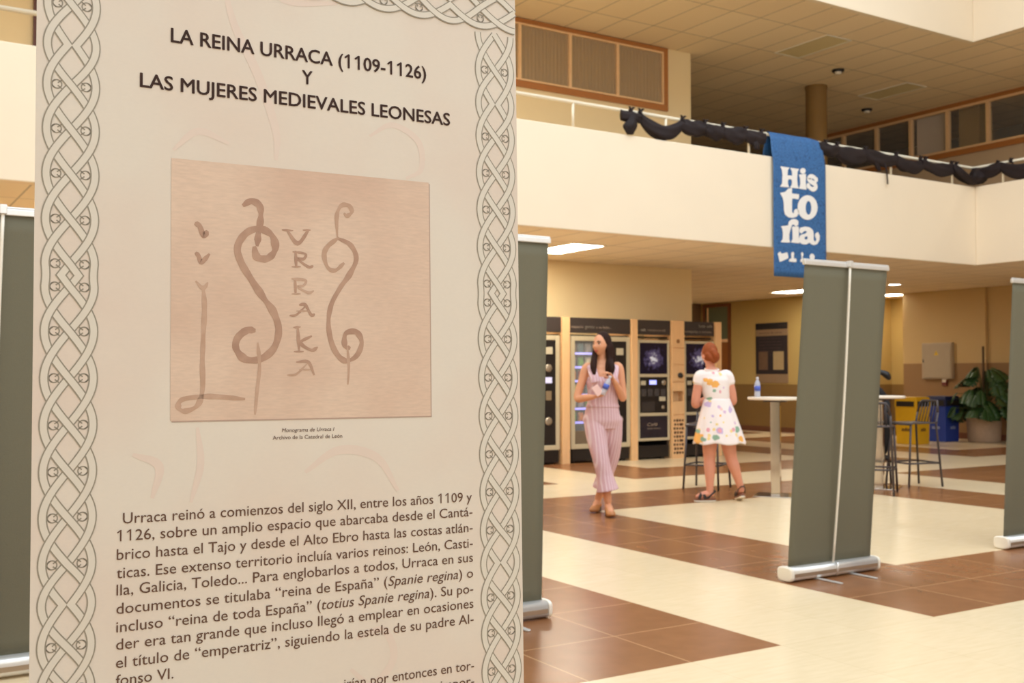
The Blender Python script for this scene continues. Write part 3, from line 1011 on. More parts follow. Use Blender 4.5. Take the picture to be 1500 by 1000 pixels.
r1, g1 = snack_machine(4.16, 5.30, 'snack vending machine at the far left, half hidden behind a grey banner')
r2, g2 = snack_machine(5.51, 6.67, 'snack vending machine with blue shelf lights behind the woman in pink')
stock(5.51, g2, 'the machine behind the woman in pink', True)


def coffee_machine(y0, y1, label, lit):
    r = thing('coffee_machine', label, 'vending machine', (MX, y0, 0), 0, 'coffee vending machines')
    W = y1 - y0
    machine_shell(r, 0, W, 1.92)
    door = frame_rect(MB(), 0.0, W, 0.30, 1.93, 0.045)
    door.box((-0.05, 0.045, 1.33), (0, W - 0.045, 1.38)).box((-0.05, 0.045, 0.70), (0, W - 0.045, 0.75))
    door = door.build('door', M_mframe, r, bevel=0.005)
    MB().box((-0.04, 0.045, 1.38), (-0.01, W - 0.045, 1.885)).build('picture_panel', screen_material('coffee_picture', lit, 0.12), door)
    cp = MB().box((-0.04, 0.045, 0.75), (-0.012, W - 0.045, 1.33)).build('control_panel', M_mblack, door)
    MB().box((-0.04, 0.045, 0.345), (-0.01, W - 0.045, 0.70)).build('lower_panel', mat('lower_panel_print', c8(40, 34, 44), 0.3, nscale=9, namt=0.5), door)
    t = MB()
    yz_text(t, 'Café', 0.2, W - 0.26, 0.54, 0.05, -0.008, 0.25)
    yz_text(t, 'espresso', 0.2, W - 0.2, 0.49, 0.022, -0.008)
    t.build('panel_lettering', M_sign2, door)
    MB().box((-0.012, 0.07, 1.20), (-0.004, 0.17, 1.27)).build('keypad', M_keys, cp, bevel=0.002)
    MB().box((-0.012, 0.25, 1.21), (-0.004, 0.39, 1.28)).build('display', emis('blue_display', (0.12, 0.2, 1, 1), 1.2), cp)
    k = MB().lathe([(0.001, 0.0), (0.045, 0.0), (0.045, 0.01), (0.001, 0.012)], 18).build('coin_slot', M_coin, cp, smooth=True)
    k.rotation_euler = (0, PI / 2, 0)
    k.location = (-0.012, W - 0.12, 1.24)
    for j in range(4):
        MB().box((-0.012, 0.08 + j * 0.135, 1.02), (-0.007, 0.18 + j * 0.135, 1.14)).build('choice_window', mat('choice_glass', c8(74, 70, 70), 0.2, nscale=30, namt=0.4), cp, bevel=0.002)
    MB().box((-0.012, W - 0.22, 0.94), (-0.003, W - 0.09, 1.01)).build('card_reader', M_keys, cp, bevel=0.002)
    MB().box((-0.013, 0.09, 0.77), (-0.006, 0.36, 0.93)).build('cup_door', M_inside, cp, bevel=0.004)
    k = MB().lathe([(0.001, 0.0), (0.03, 0.0), (0.03, 0.01), (0.001, 0.012)], 18).build('change_cup', M_coin, cp, smooth=True)
    k.rotation_euler = (0, PI / 2, 0)
    k.location = (-0.012, W - 0.14, 0.84)
    return r


coffee_machine(6.82, 7.49, 'coffee vending machine between the two women, all three door panels in view', 1)
coffee_machine(7.80, 8.47, 'coffee vending machine partly hidden by the woman in the flowered dress', 2)

# surround: light wooden uprights and dark header boards between them
GU = 'light wooden uprights between the vending machines'
for y0, y1, lb in ((5.33, 5.47, 'light wooden upright left of the machine behind the woman in pink'), (6.68, 6.80, 'light wooden upright right of the machine behind the woman in pink'), (8.48, 8.61, 'light wooden upright at the right end of the vending machines')):
    tag(MB().box((-10.36, y0, 0), (MX + 0.03, y1, 2.26)).build('wooden_upright', M_wood_light, bevel=0.004), lb, 'wooden panel', GU)
up_ = thing('wooden_upright', 'wide wooden upright with cup disposal holes between the two coffee machines', 'wooden panel', (MX, 7.515, 0), 0, GU)
ub = MB()
ub.box((-0.7, 0, 0), (0.03, 0.02, 2.26)).box((-0.7, 0.245, 0), (0.03, 0.265, 2.26))
for z0, z1 in ((0.0, 0.70), (0.72, 0.93), (1.10, 1.24), (1.26, 1.52), (1.54, 1.80), (1.82, 2.26)):
    ub.box((0.012, 0.02, z0), (0.03, 0.245, z1))
ub.box((0.008, 0.02, 0.0), (0.012, 0.245, 0.93)).box((0.008, 0.02, 1.10), (0.012, 0.245, 2.26))
ub.box((-0.12, 0.02, 0.93), (-0.1, 0.245, 1.10))
ub.build('panel', M_wood_light, up_)
lw = MB()
for i in range(9):
    for j in range(4):
        y, z = 0.045 + 0.058 * j + 0.012 * (i % 2) * (1 if j < 3 else -1), 0.09 + 0.066 * i
        lw.tube([(0.028, y, z), (0.0325, y, z)], 0.019 + 0.006 * ((i * 7 + j * 3) % 4) / 3, 12)
lw.build('drilled_holes', mat('drilled_hole_brown', c8(96, 62, 40), 0.7), up_)
MB().tube([(0.03, 0.13, 1.92), (0.034, 0.13, 1.92)], 0.035, 16).build('round_badge', mat('badge_brown', c8(150, 100, 60), 0.5), up_)
bh = MB().ball((0.05, 0.16, 1.36), (0.03, 0.05, 0.045), 12, 8)
bh.tube([(0.03, 0.15, 1.38), (0.07, 0.19, 1.33)], 0.028, 10)
bh.build('black_handle', M_dark, up_, smooth=True, label='black lever handle')

GH = 'dark header boards over the vending machines'


def header(y0, y1, lines, label):
    t = thing('header_board', label, 'sign', (MX, y0, 2.02), 0, GH)
    W = y1 - y0
    MB().box((-0.06, 0, 0), (0.0, W, 0.235)).build('board', M_header, t, bevel=0.003)
    MB().box((-0.3, 0, -0.05), (-0.07, W, -0.03)).build('underside', M_mblack, t)
    m, d = MB(), MB()
    for s, a, b, z, cap, bold in lines:
        yz_text(m if bold else d, s, a * W, b * W, z, cap, 0.002, bold=0.002 if bold else 0)
    if m.v:
        m.build('lettering', M_sign, t, label='pale bold lettering')
    if d.v:
        d.build('lettering_thin', M_sign2, t, label='thin pale lettering')


header(4.16, 5.32, [], 'dark blank header board at the far left over the half hidden snack machine')
header(5.48, 6.67, [('espacio', 0.03, 0.22, 0.075, 0.04, False), ('gente', 0.25, 0.40, 0.075, 0.046, True), ('a tu lado...', 0.43, 0.68, 0.075, 0.04, False)], 'dark header board with pale words above the machine behind the woman in pink')
header(6.81, 7.50, [('y', 0.03, 0.06, 0.055, 0.03, False), ('cada', 0.11, 0.25, 0.055, 0.042, True), ('momento a tu café', 0.31, 0.85, 0.055, 0.038, False)], 'dark header board above the coffee machine between the two women')
header(7.79, 8.46, [('buen café', 0.50, 0.94, 0.145, 0.042, True), ('comparte', 0.06, 0.45, 0.05, 0.044, True), ('tu momento', 0.50, 0.92, 0.05, 0.036, False)], 'dark header board with two lines of words, rightmost over the machines')
# ------------------------------------------------------------------ tall tables, stools, bottle
M_chrome = mat('polished_steel', c8(214, 204, 192), 0.12, 0.95, nscale=5, namt=0.08)
M_top = mat('table_top_white', c8(236, 222, 204), 0.35, nscale=12, namt=0.05)
M_stool = mat('dark_grey_metal', c8(74, 66, 66), 0.4, 0.3, nscale=30, namt=0.08)


def high_table(loc, label, rz):
    t = thing('high_table', label, 'table', loc, rz, 'tall tables with steel pillars')
    MB().box((-0.23, -0.23, 0), (0.23, 0.23, 0.012)).build('base_plate', M_chrome, t, bevel=0.003)
    MB().box((-0.053, -0.053, 0.012), (0.053, 0.053, 1.075)).build('pillar', M_chrome, t, bevel=0.006)
    MB().box((-0.12, -0.12, 1.06), (0.12, 0.12, 1.082)).build('top_bracket', M_stool, t)
    MB().lathe([(0.0, 1.082), (0.30, 1.082), (0.31, 1.09), (0.31, 1.108), (0.305, 1.113), (0.0, 1.113)], 48).build('table_top', M_top, t, smooth=False, bevel=0.002)
    return t


high_table((-4.82, 4.93, 0), 'tall round table with steel pillar holding a water bottle', 0.65)
high_table((-4.77, 6.62, 0), 'tall round table behind the central grey banner, only its right edge showing', 0.5)


def bar_stool(loc, rz, label):
    """faces local -y; back at +y"""
    t = thing('bar_stool', label, 'stool', loc, rz, 'dark metal bar stools')
    R = 0.0135
    zs = 0.765
    lg = {}
    for sx in (-1, 1):
        for sy in (-1, 1):
            topp = Vector((sx * 0.185, sy * 0.185, zs))
            foot = Vector((sx * 0.215, sy * 0.245, 0.0))
            lg[sx, sy] = (topp, foot)
            pts = [foot, topp]
            if sy > 0:                                     # rear legs run on up into the back
                pts = [foot, topp, topp + Vector((0, 0.03, 0.14))]
            MB().tube(pts, R, 10).build('leg', M_stool, t, smooth=True)
    # curved back rail with slats
    b = []
    for k in range(15):
        q = k / 14
        x = lerp(-0.185, 0.185, q)
        e = min(q, 1 - q)
        b.append((x, 0.215 + 0.02 * math.sin(PI * q) + 0.025 * min(1, e * 7), zs + 0.14 + 0.14 * min(1, e * 9) ** 0.5))
    MB().tube(b, R, 10).build('back_rail', M_stool, t, smooth=True)
    for k in range(6):
        x = -0.135 + 0.054 * k
        MB().tube([(x, 0.185, zs + 0.005), (x, 0.225, zs + 0.14), (x, 0.255, zs + 0.278)], 0.006, 8).build('back_slat', M_stool, t, smooth=True)
    # seat: frame and slightly dished plate
    g = []
    for i in range(9):
        y = lerp(-0.205, 0.2, i / 8)
        g.append([(lerp(-0.2, 0.2, k / 8), y, zs + 0.012 - 0.012 * math.sin(PI * k / 8) * math.sin(PI * i / 8) - (0.02 if i == 0 else 0)) for k in range(9)])
    MB().sheet(g).build('seat', M_stool, t, smooth=True, solid=0.016)
    # foot rest
    f = lambda sx, sy, z: lg[sx, sy][1].lerp(lg[sx, sy][0], z / zs)
    for (a, c), z in ((((-1, -1), (1, -1)), 0.29), (((-1, 1), (1, 1)), 0.29), (((-1, -1), (-1, 1)), 0.29), (((1, -1), (1, 1)), 0.29)):
        MB().tube([f(a[0], a[1], z), f(c[0], c[1], z)], 0.011, 8).build('foot_rest_bar', M_stool, t, smooth=True)
    return t


# back towards +y rotated: rz turns the stool about its own axis
bar_stool((-4.72, 7.2, 0), math.radians(-14), 'dark metal bar stool in front of the yellow and blue bins')
bar_stool((-4.38, 6.08, 0), math.radians(124 - 90 + 180), 'dark metal bar stool half hidden by the right edge of the central grey banner')
bar_stool((-5.85, 4.83, 0), math.radians(30), 'dark metal bar stool standing behind the woman in the flowered dress')

M_pet = mat('clear_bottle_plastic', c8(214, 216, 226), 0.1, alpha=0.55)
M_water = mat('water_label', c8(72, 92, 178), 0.4, nscale=40, namt=0.3)
M_cap = mat('bottle_cap', c8(226, 222, 226), 0.4)


def water_bottle(loc, label, rot=(0, 0, 0), s=1.0, group='water bottles'):
    t = thing('water_bottle', label, 'bottle', loc, 0, group)
    t.rotation_euler = rot
    t.scale = (s, s, s)
    MB().lathe([(0.0, 0.0), (0.028, 0.0), (0.033, 0.006), (0.033, 0.05), (0.031, 0.055), (0.033, 0.06), (0.033, 0.14), (0.030, 0.16), (0.016, 0.19), (0.013, 0.2), (0.013, 0.21), (0.0, 0.21)], 24).build('bottle_body', M_pet, t, smooth=True)
    MB().lathe([(0.0335, 0.07), (0.0338, 0.07), (0.0338, 0.128), (0.0335, 0.128)], 24).build('bottle_label', M_water, t, smooth=True, label='blue printed label')
    MB().lathe([(0.0, 0.203), (0.0155, 0.203), (0.0155, 0.224), (0.0145, 0.226), (0.0, 0.226)], 20).build('bottle_cap', M_cap, t, smooth=True)
    return t


water_bottle((-4.93, 4.76, 1.113), 'small clear water bottle standing on the tall round table')
# ------------------------------------------------------------------ people
FACE_RZ = math.radians(57.97)          # local x = across the view, local y = away from the camera


def skin_material(name, c):
    m = mat(name, c, 0.5, nscale=18, namt=0.05, spec=0.35)
    b = m.node_tree.nodes['Principled BSDF']
    b.inputs['Subsurface Weight'].default_value = 0.08
    b.inputs['Subsurface Radius'].default_value = (0.02, 0.008, 0.004)
    return m


def esec(c, rx, ry, n=24, p=1.0):
    return [(c[0] + rx * math.copysign(abs(math.cos(t)) ** p, math.cos(t)), c[1] + ry * math.copysign(abs(math.sin(t)) ** p, math.sin(t)), c[2]) for t in [2 * PI * k / n for k in range(n)]]


def limb(mb, pts, rads, n=14, sub=6, flat_end=False):
    P = crom(pts, sub)
    R = [max(0.004, v.x) for v in crom([(r, 0, 0) for r in rads], sub)]
    # rounded ends
    d0 = (P[0] - P[1]).normalized()
    d1 = (P[-1] - P[-2]).normalized()
    P = [P[0] + d0 * R[0] * 0.7] + P + ([] if flat_end else [P[-1] + d1 * R[-1] * 0.7])
    R = [R[0] * 0.5] + R + ([] if flat_end else [R[-1] * 0.5])
    mb.tube(P, R, n)


def torso(mb, secs, n=28, grow=0.0):
    z = []
    for i in range(len(secs) - 1):
        for k in range(4):
            t = k / 4
            a, b = secs[i], secs[i + 1]
            s = t * t * (3 - 2 * t)
            z.append([lerp(a[j], b[j], s if j != 2 else t) for j in range(5)])
    z.append(list(secs[-1]))
    mb.loft([esec((s[0], s[1], s[2]), s[3] + grow, s[4] + grow, n, 0.9) for s in z])


def head_shape(mb, hc, face, sc=1.0, tilt=0.0):
    """face: unit direction the face looks in (local x, y)"""
    f = Vector((face[0], face[1], 0)).normalized()
    r = Vector((f.y, -f.x, 0))
    upv = Vector((0, 0, 1))
    M = Matrix((r, f, upv)).transposed() @ Matrix.Rotation(tilt, 3, 'X')
    G = lambda x, z, cx, cz, sx, sz: math.exp(-((x - cx) / sx) ** 2 - ((z - cz) / sz) ** 2)
    rings = []
    NV, NU = 40, 48
    for i in range(NV + 1):
        th = PI * (0.02 + 0.96 * i / NV)
        ring = []
        for k in range(NU):
            ph = 2 * PI * k / NU
            x, y, z = 0.074 * math.sin(th) * math.cos(ph), 0.094 * math.sin(th) * math.sin(ph), -0.115 * math.cos(th)
            low = max(0.0, min(1.0, (-z - 0.02) / 0.095))
            x *= 1 - 0.36 * low
            if y < 0:
                y *= 1 - 0.25 * low
            else:
                y *= 1 - 0.05 * low
            if y > 0.02:
                y += 0.024 * G(x, z, 0, -0.022, 0.013, 0.020) + 0.010 * G(x, z, 0, 0.005, 0.009, 0.022)
                y += 0.005 * G(x, z, 0, 0.028, 0.045, 0.012)
                y -= 0.010 * (G(x, z, 0.031, 0.010, 0.015, 0.011) + G(x, z, -0.031, 0.010, 0.015, 0.011))
                y += 0.006 * G(x, z, 0, -0.056, 0.020, 0.008) + 0.008 * G(x, z, 0, -0.095, 0.022, 0.016)
                y -= 0.004 * G(x, z, 0, -0.073, 0.024, 0.007)
                y += 0.004 * (G(x, z, 0.042, -0.028, 0.02, 0.02) + G(x, z, -0.042, -0.028, 0.02, 0.02))
            ring.append(Vector(hc) + M @ (Vector((x, y, z)) * sc))
        rings.append(ring)
    mb.loft(rings)
    for s in (-1, 1):                                       # ears
        c = Vector((s * 0.074, -0.012, -0.012)) * sc
        mb.ball(Vector(hc) + M @ c, (0.010 * sc, 0.020 * sc, 0.030 * sc), 12, 8, M)
    return M


def face_parts(body, hc, M, sc, lip, brow, eye=(70, 48, 34)):
    pt = lambda x, y, z: Vector(hc) + M @ (Vector((x, y, z)) * sc)
    for s in (-1, 1):
        MB().ball(pt(s * 0.031, 0.072, 0.011), (0.0125 * sc, 0.010 * sc, 0.0075 * sc), 14, 8, M).build('eye', mat('eye_white', c8(226, 214, 204), 0.3), body, smooth=True)
        MB().ball(pt(s * 0.031, 0.0795, 0.011), (0.0075 * sc, 0.005 * sc, 0.0068 * sc), 12, 8, M).build('iris', mat('iris', c8(*eye), 0.2), body, smooth=True)
        MB().tube([pt(s * 0.017, 0.081, 0.014), pt(s * 0.031, 0.0835, 0.0195), pt(s * 0.046, 0.068, 0.014)], [0.0018, 0.003, 0.0018], 8).build('eyelash', brow, body, smooth=True)
        MB().tube([pt(s * 0.016, 0.091, 0.030), pt(s * 0.032, 0.086, 0.035), pt(s * 0.048, 0.072, 0.030)], [0.0042, 0.005, 0.003], 8).build('eyebrow', brow, body, smooth=True)
    MB().tube([pt(-0.022, 0.083, -0.058), pt(-0.008, 0.0945, -0.0535), pt(0, 0.0945, -0.0550), pt(0.008, 0.0945, -0.0535), pt(0.022, 0.083, -0.058)], [0.002, 0.0045, 0.004, 0.0045, 0.002], 8).build('upper_lip', lip, body, smooth=True)
    MB().tube([pt(-0.020, 0.083, -0.060), pt(0, 0.0945, -0.0655), pt(0.020, 0.083, -0.060)], [0.002, 0.0055, 0.002], 8).build('lower_lip', lip, body, smooth=True)


def hand(mb, w, d, n, thumb=1, curl=0.55, sc=1.0):
    w, d, n = Vector(w), Vector(d).normalized(), Vector(n)
    n = (n - d * n.dot(d)).normalized()
    s = d.cross(n)
    rings = []
    for t, wd, th in ((-0.02, 0.022, 0.019), (0.0, 0.024, 0.018), (0.03, 0.034, 0.016), (0.06, 0.040, 0.015), (0.082, 0.041, 0.013), (0.092, 0.037, 0.010)):
        c = w + d * (t * sc)
        rings.append([c + s * (wd * sc * math.cos(a)) + n * (th * sc * math.sin(a)) for a in [2 * PI * k / 16 for k in range(16)]])
    mb.loft(rings)
    for i, ln in ((-1.5, 0.058), (-0.5, 0.070), (0.5, 0.074), (1.5, 0.064)):
        i *= thumb
        p = w + d * (0.083 * sc) + s * (i * 0.0205 * sc)
        pts = [p]
        dd = (d + s * i * 0.06).normalized()
        for k, f in enumerate((0.42, 0.33, 0.25)):
            a = curl * (k + 0.6 + 0.12 * (1.5 - i * thumb))
            pts.append(pts[-1] + (dd * math.cos(a) + n * math.sin(a)) * (ln * f * 1.12 * sc))
        limb(mb, pts, [0.0088 * sc, 0.0084 * sc, 0.0076 * sc, 0.0064 * sc], 10, 4)
    b = w + d * (0.022 * sc) + s * (thumb * 0.026 * sc)
    p1 = b + (d * 0.55 + s * thumb * 0.7 + n * 0.35).normalized() * (0.045 * sc)
    p2 = p1 + (d * 0.75 + s * thumb * 0.15 + n * 0.6).normalized() * (0.030 * sc)
    p3 = p2 + (d * 0.65 - s * thumb * 0.1 + n * 0.7).normalized() * (0.022 * sc)
    limb(mb, [b, p1, p2, p3], [0.015 * sc, 0.0115 * sc, 0.0095 * sc, 0.0075 * sc], 10, 4)


def skinned(mb, name, m, parent, voxel=0.0055, smooth=4):
    o = mb.build(name, m, parent, smooth=True)
    r = o.modifiers.new('r', 'REMESH')
    r.mode = 'VOXEL'
    r.voxel_size = voxel
    s = o.modifiers.new('s', 'SMOOTH')
    s.iterations = smooth
    s.factor = 0.5
    return bake(o)


def stripes(name, c1, c2, period):
    m = mat(name, c1, 0.75, spec=0.2)
    nt = m.node_tree
    b = nt.nodes['Principled BSDF']
    tc = nt.nodes.new('ShaderNodeTexCoord')
    sp = nt.nodes.new('ShaderNodeSeparateXYZ')
    nt.links.new(tc.outputs['Object'], sp.inputs[0])
    ang = nn(nt, 'ADD', sp.outputs[0], nn(nt, 'MULTIPLY', sp.outputs[1], 0.6))
    f = nn(nt, 'PINGPONG', nn(nt, 'DIVIDE', ang, period), 0.5)
    f = nn(nt, 'GREATER_THAN', f, 0.36)
    n = noise_node(nt, tc.outputs['Object'], 9, 4)
    col = mixc(nt, f, c1, c2)
    col = mixc(nt, nn(nt, 'MULTIPLY', n, 0.25), col, tuple(x * 0.8 for x in c1[:3]) + (1,))
    nt.links.new(col, b.inputs['Base Color'])
    bp = nt.nodes.new('ShaderNodeBump')
    bp.inputs['Strength'].default_value = 0.35
    bp.inputs['Distance'].default_value = 0.02
    nt.links.new(noise_node(nt, tc.outputs['Object'], 12, 3), bp.inputs['Height'])
    nt.links.new(bp.outputs[0], b.inputs['Normal'])
    return m


# ---- the woman in pink, walking towards the camera
M_skin1 = skin_material('skin_warm', c8(216, 152, 114))
M_hair1 = mat('dark_brown_hair', c8(46, 26, 18), 0.7, spec=0.15, nscale=60, namt=0.4, bump=0.4, bscale=50, stretch=(3, 3, 0.4))
M_pink = stripes('pink_striped_cloth', c8(212, 170, 174), c8(230, 204, 206), 0.032)
w1 = thing('person', 'woman with long dark hair in a pink striped sleeveless outfit, walking and looking aside', 'person', (-4.566, 2.31, 0), FACE_RZ)
T1 = [(0.0, 0.02, 0.84, 0.15, 0.105), (-0.012, 0.01, 0.92, 0.175, 0.12), (-0.010, 0, 1.01, 0.152, 0.108), (-0.006, 0, 1.09, 0.126, 0.092), (-0.005, -0.005, 1.19, 0.136, 0.10), (-0.005, -0.012, 1.29, 0.148, 0.114), (-0.005, 0, 1.37, 0.15, 0.098), (-0.005, 0.0, 1.43, 0.142, 0.072), (-0.006, 0.006, 1.475, 0.085, 0.058), (-0.008, 0.01, 1.51, 0.05, 0.05)]  # body sections and joints of this figure converted from image pixels
b = MB()
torso(b, T1)
limb(b, [(-0.006, 0.014, 1.46), (-0.010, 0.008, 1.53), (-0.014, 0.0, 1.61)], [0.054, 0.047, 0.05])
hc1 = (-0.018, -0.006, 1.657)
Mh1 = head_shape(b, hc1, (-0.66, -0.75), 1.0)
limb(b, [(-0.10, 0.005, 1.425), (-0.158, 0.005, 1.432), (-0.205, -0.01, 1.31), (-0.255, -0.04, 1.14), (-0.185, -0.12, 1.142), (-0.112, -0.205, 1.152)], [0.04, 0.05, 0.042, 0.037, 0.036, 0.025])
hand(b, (-0.112, -0.205, 1.152), (0.97, -0.10, 0.20), (0.05, 0.25, 0.95), -1, 0.42)
limb(b, [(0.09, 0.005, 1.43), (0.148, 0.005, 1.438), (0.176, -0.01, 1.30), (0.192, -0.03, 1.138), (0.145, -0.115, 1.215), (0.092, -0.195, 1.300)], [0.04, 0.05, 0.042, 0.037, 0.036, 0.025])
hand(b, (0.092, -0.195, 1.300), (-0.48, -0.10, 0.80), (-0.70, -0.2, -0.45), -1, 0.62)
limb(b, [(-0.08, 0.0, 0.93), (-0.06, -0.05, 0.74), (-0.036, -0.10, 0.55), (0.0, -0.10, 0.36), (0.036, -0.12, 0.13)], [0.098, 0.082, 0.058, 0.055, 0.034])
limb(b, [(0.085, 0.02, 0.93), (0.095, 0.05, 0.74), (0.10, 0.10, 0.54), (0.035, 0.18, 0.34), (-0.036, 0.22, 0.12)], [0.098, 0.082, 0.058, 0.055, 0.034])
limb(b, [(0.036, -0.10, 0.10), (0.045, -0.17, 0.075), (0.053, -0.245, 0.045)], [0.034, 0.034, 0.026])
limb(b, [(-0.034, 0.235, 0.10), (-0.058, 0.18, 0.075), (-0.085, 0.115, 0.045)], [0.034, 0.034, 0.026])
body1 = skinned(b, 'body', M_skin1, w1)
face_parts(body1, hc1, Mh1, 1.0, mat('lips_red', c8(190, 92, 82), 0.4), M_hair1)
hm = MB()
H = lambda x, y, z: Vector(hc1) + Mh1 @ Vector((x, y, z))
hm.ball(H(0, -0.027, 0.026), (0.083, 0.096, 0.112), 24, 16, Mh1)
for s, e in ((1, 0.0), (-1, 0.0)):
    limb(hm, [H(s * 0.052, -0.02, 0.045), H(s * 0.080, -0.028, -0.03), H(s * 0.086, -0.022, -0.13), H(s * 0.098, 0.01, -0.21), H(s * 0.095, 0.03, -0.285)], [0.03, 0.033, 0.034, 0.036, 0.022])
    limb(hm, [H(s * 0.035, -0.075, 0.0), H(s * 0.05, -0.088, -0.10), H(s * 0.055, -0.085, -0.2), H(s * 0.055, -0.075, -0.29)], [0.045, 0.046, 0.046, 0.03])
limb(hm, [H(0, -0.085, 0.0), H(0, -0.10, -0.10), H(0, -0.095, -0.2), H(0, -0.09, -0.29)], [0.045, 0.046, 0.046, 0.03])
limb(hm, [H(0.070, 0.0, -0.02), (-0.088, -0.04, 1.54), (-0.102, -0.095, 1.45), (-0.098, -0.125, 1.375)], [0.028, 0.030, 0.034, 0.018])
limb(hm, [H(-0.076, -0.01, -0.02), (0.058, -0.055, 1.52), (0.074, -0.11, 1.44), (0.066, -0.135, 1.365)], [0.028, 0.030, 0.034, 0.018])
skinned(hm, 'hair', M_hair1, w1, 0.006, 3)
MB().ball(H(0.080, -0.004, -0.052), 0.0045, 10, 6).build('earring', M_alu, w1, smooth=True)
MB().ball(H(-0.080, -0.004, -0.052), 0.0045, 10, 6).build('earring', M_alu, w1, smooth=True)
# sleeveless top with a V neck and a flared hem
tp = MB()
torso(tp, [(-0.006, 0, 1.045, 0.168, 0.125), (-0.006, 0, 1.09, 0.152, 0.115)] + [(a, c, z, x + 0.014, y + 0.013) for a, c, z, x, y in T1[4:6]] + [(-0.005, 0.0, 1.345, 0.152, 0.116)])
for s in (-1, 1):
    tp.tube(crom([(-0.005 + s * 0.075, -0.128, 1.29), (-0.005 + s * 0.098, -0.108, 1.37), (-0.005 + s * 0.112, -0.04, 1.445), (-0.005 + s * 0.112, 0.03, 1.448), (-0.005 + s * 0.095, 0.095, 1.37), (-0.005 + s * 0.07, 0.115, 1.30)], 5), 0.048, 12, flat=0.42, upv=(1, 0, 0))
skinned(tp, 'top', M_pink, w1, 0.007, 2)
tr = MB()
torso(tr, [(a, c, z, x + 0.016, y + 0.016) for a, c, z, x, y in T1[:3]] + [(-0.006, 0, 1.10, 0.142, 0.108)])
limb(tr, [(-0.085, 0.0, 0.93), (-0.065, -0.05, 0.74), (-0.034, -0.10, 0.55), (0.005, -0.105, 0.38), (0.032, -0.108, 0.242)], [0.112, 0.102, 0.082, 0.084, 0.112], flat_end=True)
limb(tr, [(0.085, 0.02, 0.93), (0.092, 0.05, 0.74), (0.088, 0.10, 0.55), (0.035, 0.16, 0.38), (0.005, 0.19, 0.235)], [0.108, 0.098, 0.080, 0.080, 0.104], flat_end=True)
skinned(tr, 'trousers', M_pink, w1, 0.007, 2)
M_clog = mat('brown_leather', c8(176, 112, 58), 0.45, nscale=14, namt=0.15)
M_heel = mat('dark_heel', c8(70, 42, 26), 0.5)


def clog(parent, ankle, toe, lift):
    a, t = Vector((ankle[0], ankle[1], 0)), Vector((toe[0], toe[1], 0))
    d = (t - a).normalized()
    s = Vector((d.y, -d.x, 0))
    heel = a - d * 0.045
    L = 0.235
    pl = MB()
    rings = []
    for q, wd, z0, z1 in ((0.0, 0.024, 0.055, 0.075), (0.1, 0.032, 0.052, 0.072), (0.4, 0.034, 0.030, 0.052), (0.7, 0.044, 0.008, 0.034), (0.9, 0.036, 0.010, 0.034), (1.0, 0.016, 0.014, 0.034)):
        c = heel + d * (L * q) + Vector((0, 0, lift))
        rings.append([c + s * (wd * math.cos(k)) + Vector((0, 0, (z0 + z1) / 2 + (z1 - z0) / 2 * math.copysign(abs(math.sin(k)) ** 0.5, math.sin(k)))) for k in [2 * PI * j / 14 for j in range(14)]])
    pl.loft(rings)
    up_m = MB()
    rings = []
    for q, wd, z1 in ((0.42, 0.036, 0.105), (0.6, 0.045, 0.088), (0.8, 0.044, 0.066), (0.93, 0.034, 0.052), (1.0, 0.016, 0.038)):
        c = heel + d * (L * q) + Vector((0, 0, lift))
        rings.append([c + s * (wd * math.cos(k)) + Vector((0, 0, 0.03 + (z1 - 0.03) * max(0, math.sin(k)) - (0.012 if math.sin(k) < 0 else 0))) for k in [2 * PI * j / 16 for j in range(16)]])
    o = up_m.loft(rings).build('shoe', M_clog, parent, smooth=True, label='brown leather clog')
    pl.build('platform', M_clog, o, smooth=True)
    MB().prism([(p.x, p.y) for p in [heel + d * u + s * v for u, v in ((0.0, -0.022), (0.05, -0.026), (0.06, 0.0), (0.05, 0.026), (0.0, 0.022), (-0.012, 0))]], 2, lift, lift + 0.056).build('heel', M_heel, o, bevel=0.003)


clog(w1, (0.036, -0.10), (0.055, -0.25), 0.0)
clog(w1, (-0.034, 0.235), (-0.09, 0.10), 0.0)
# what she holds
Rm = Matrix.Rotation(FACE_RZ, 4, 'Z')
held = water_bottle(Vector((-4.566, 2.31, 0)) + Rm @ Vector((-0.030, -0.246, 1.172)), 'small water bottle with blue label held in both hands of the woman in pink', (0, 0, 0), 0.88)
held.rotation_euler = (Rm.to_3x3() @ Matrix.Rotation(math.radians(24), 3, 'Y')).to_euler()
ph = MB().box((-0.035, -0.006, -0.05), (0.035, 0.006, 0.05)).build('phone', mat('pale_pink_case', c8(236, 196, 186), 0.4), bevel=0.004)
ph.location = Vector((-4.566, 2.31, 0)) + Rm @ Vector((-0.078, -0.262, 1.215))
ph.rotation_euler = (Rm.to_3x3() @ Matrix.Rotation(math.radians(-35), 3, 'Y')).to_euler()
tag(ph, 'pale pink phone held against the bottle by the woman in pink', 'phone')

# ---- the woman in the flowered dress, seen from behind
M_skin2 = skin_material('skin_fair', c8(216, 148, 122))
M_hair2 = mat('auburn_hair', c8(142, 70, 32), 0.65, spec=0.2, nscale=40, namt=0.35, bump=0.4, bscale=45)


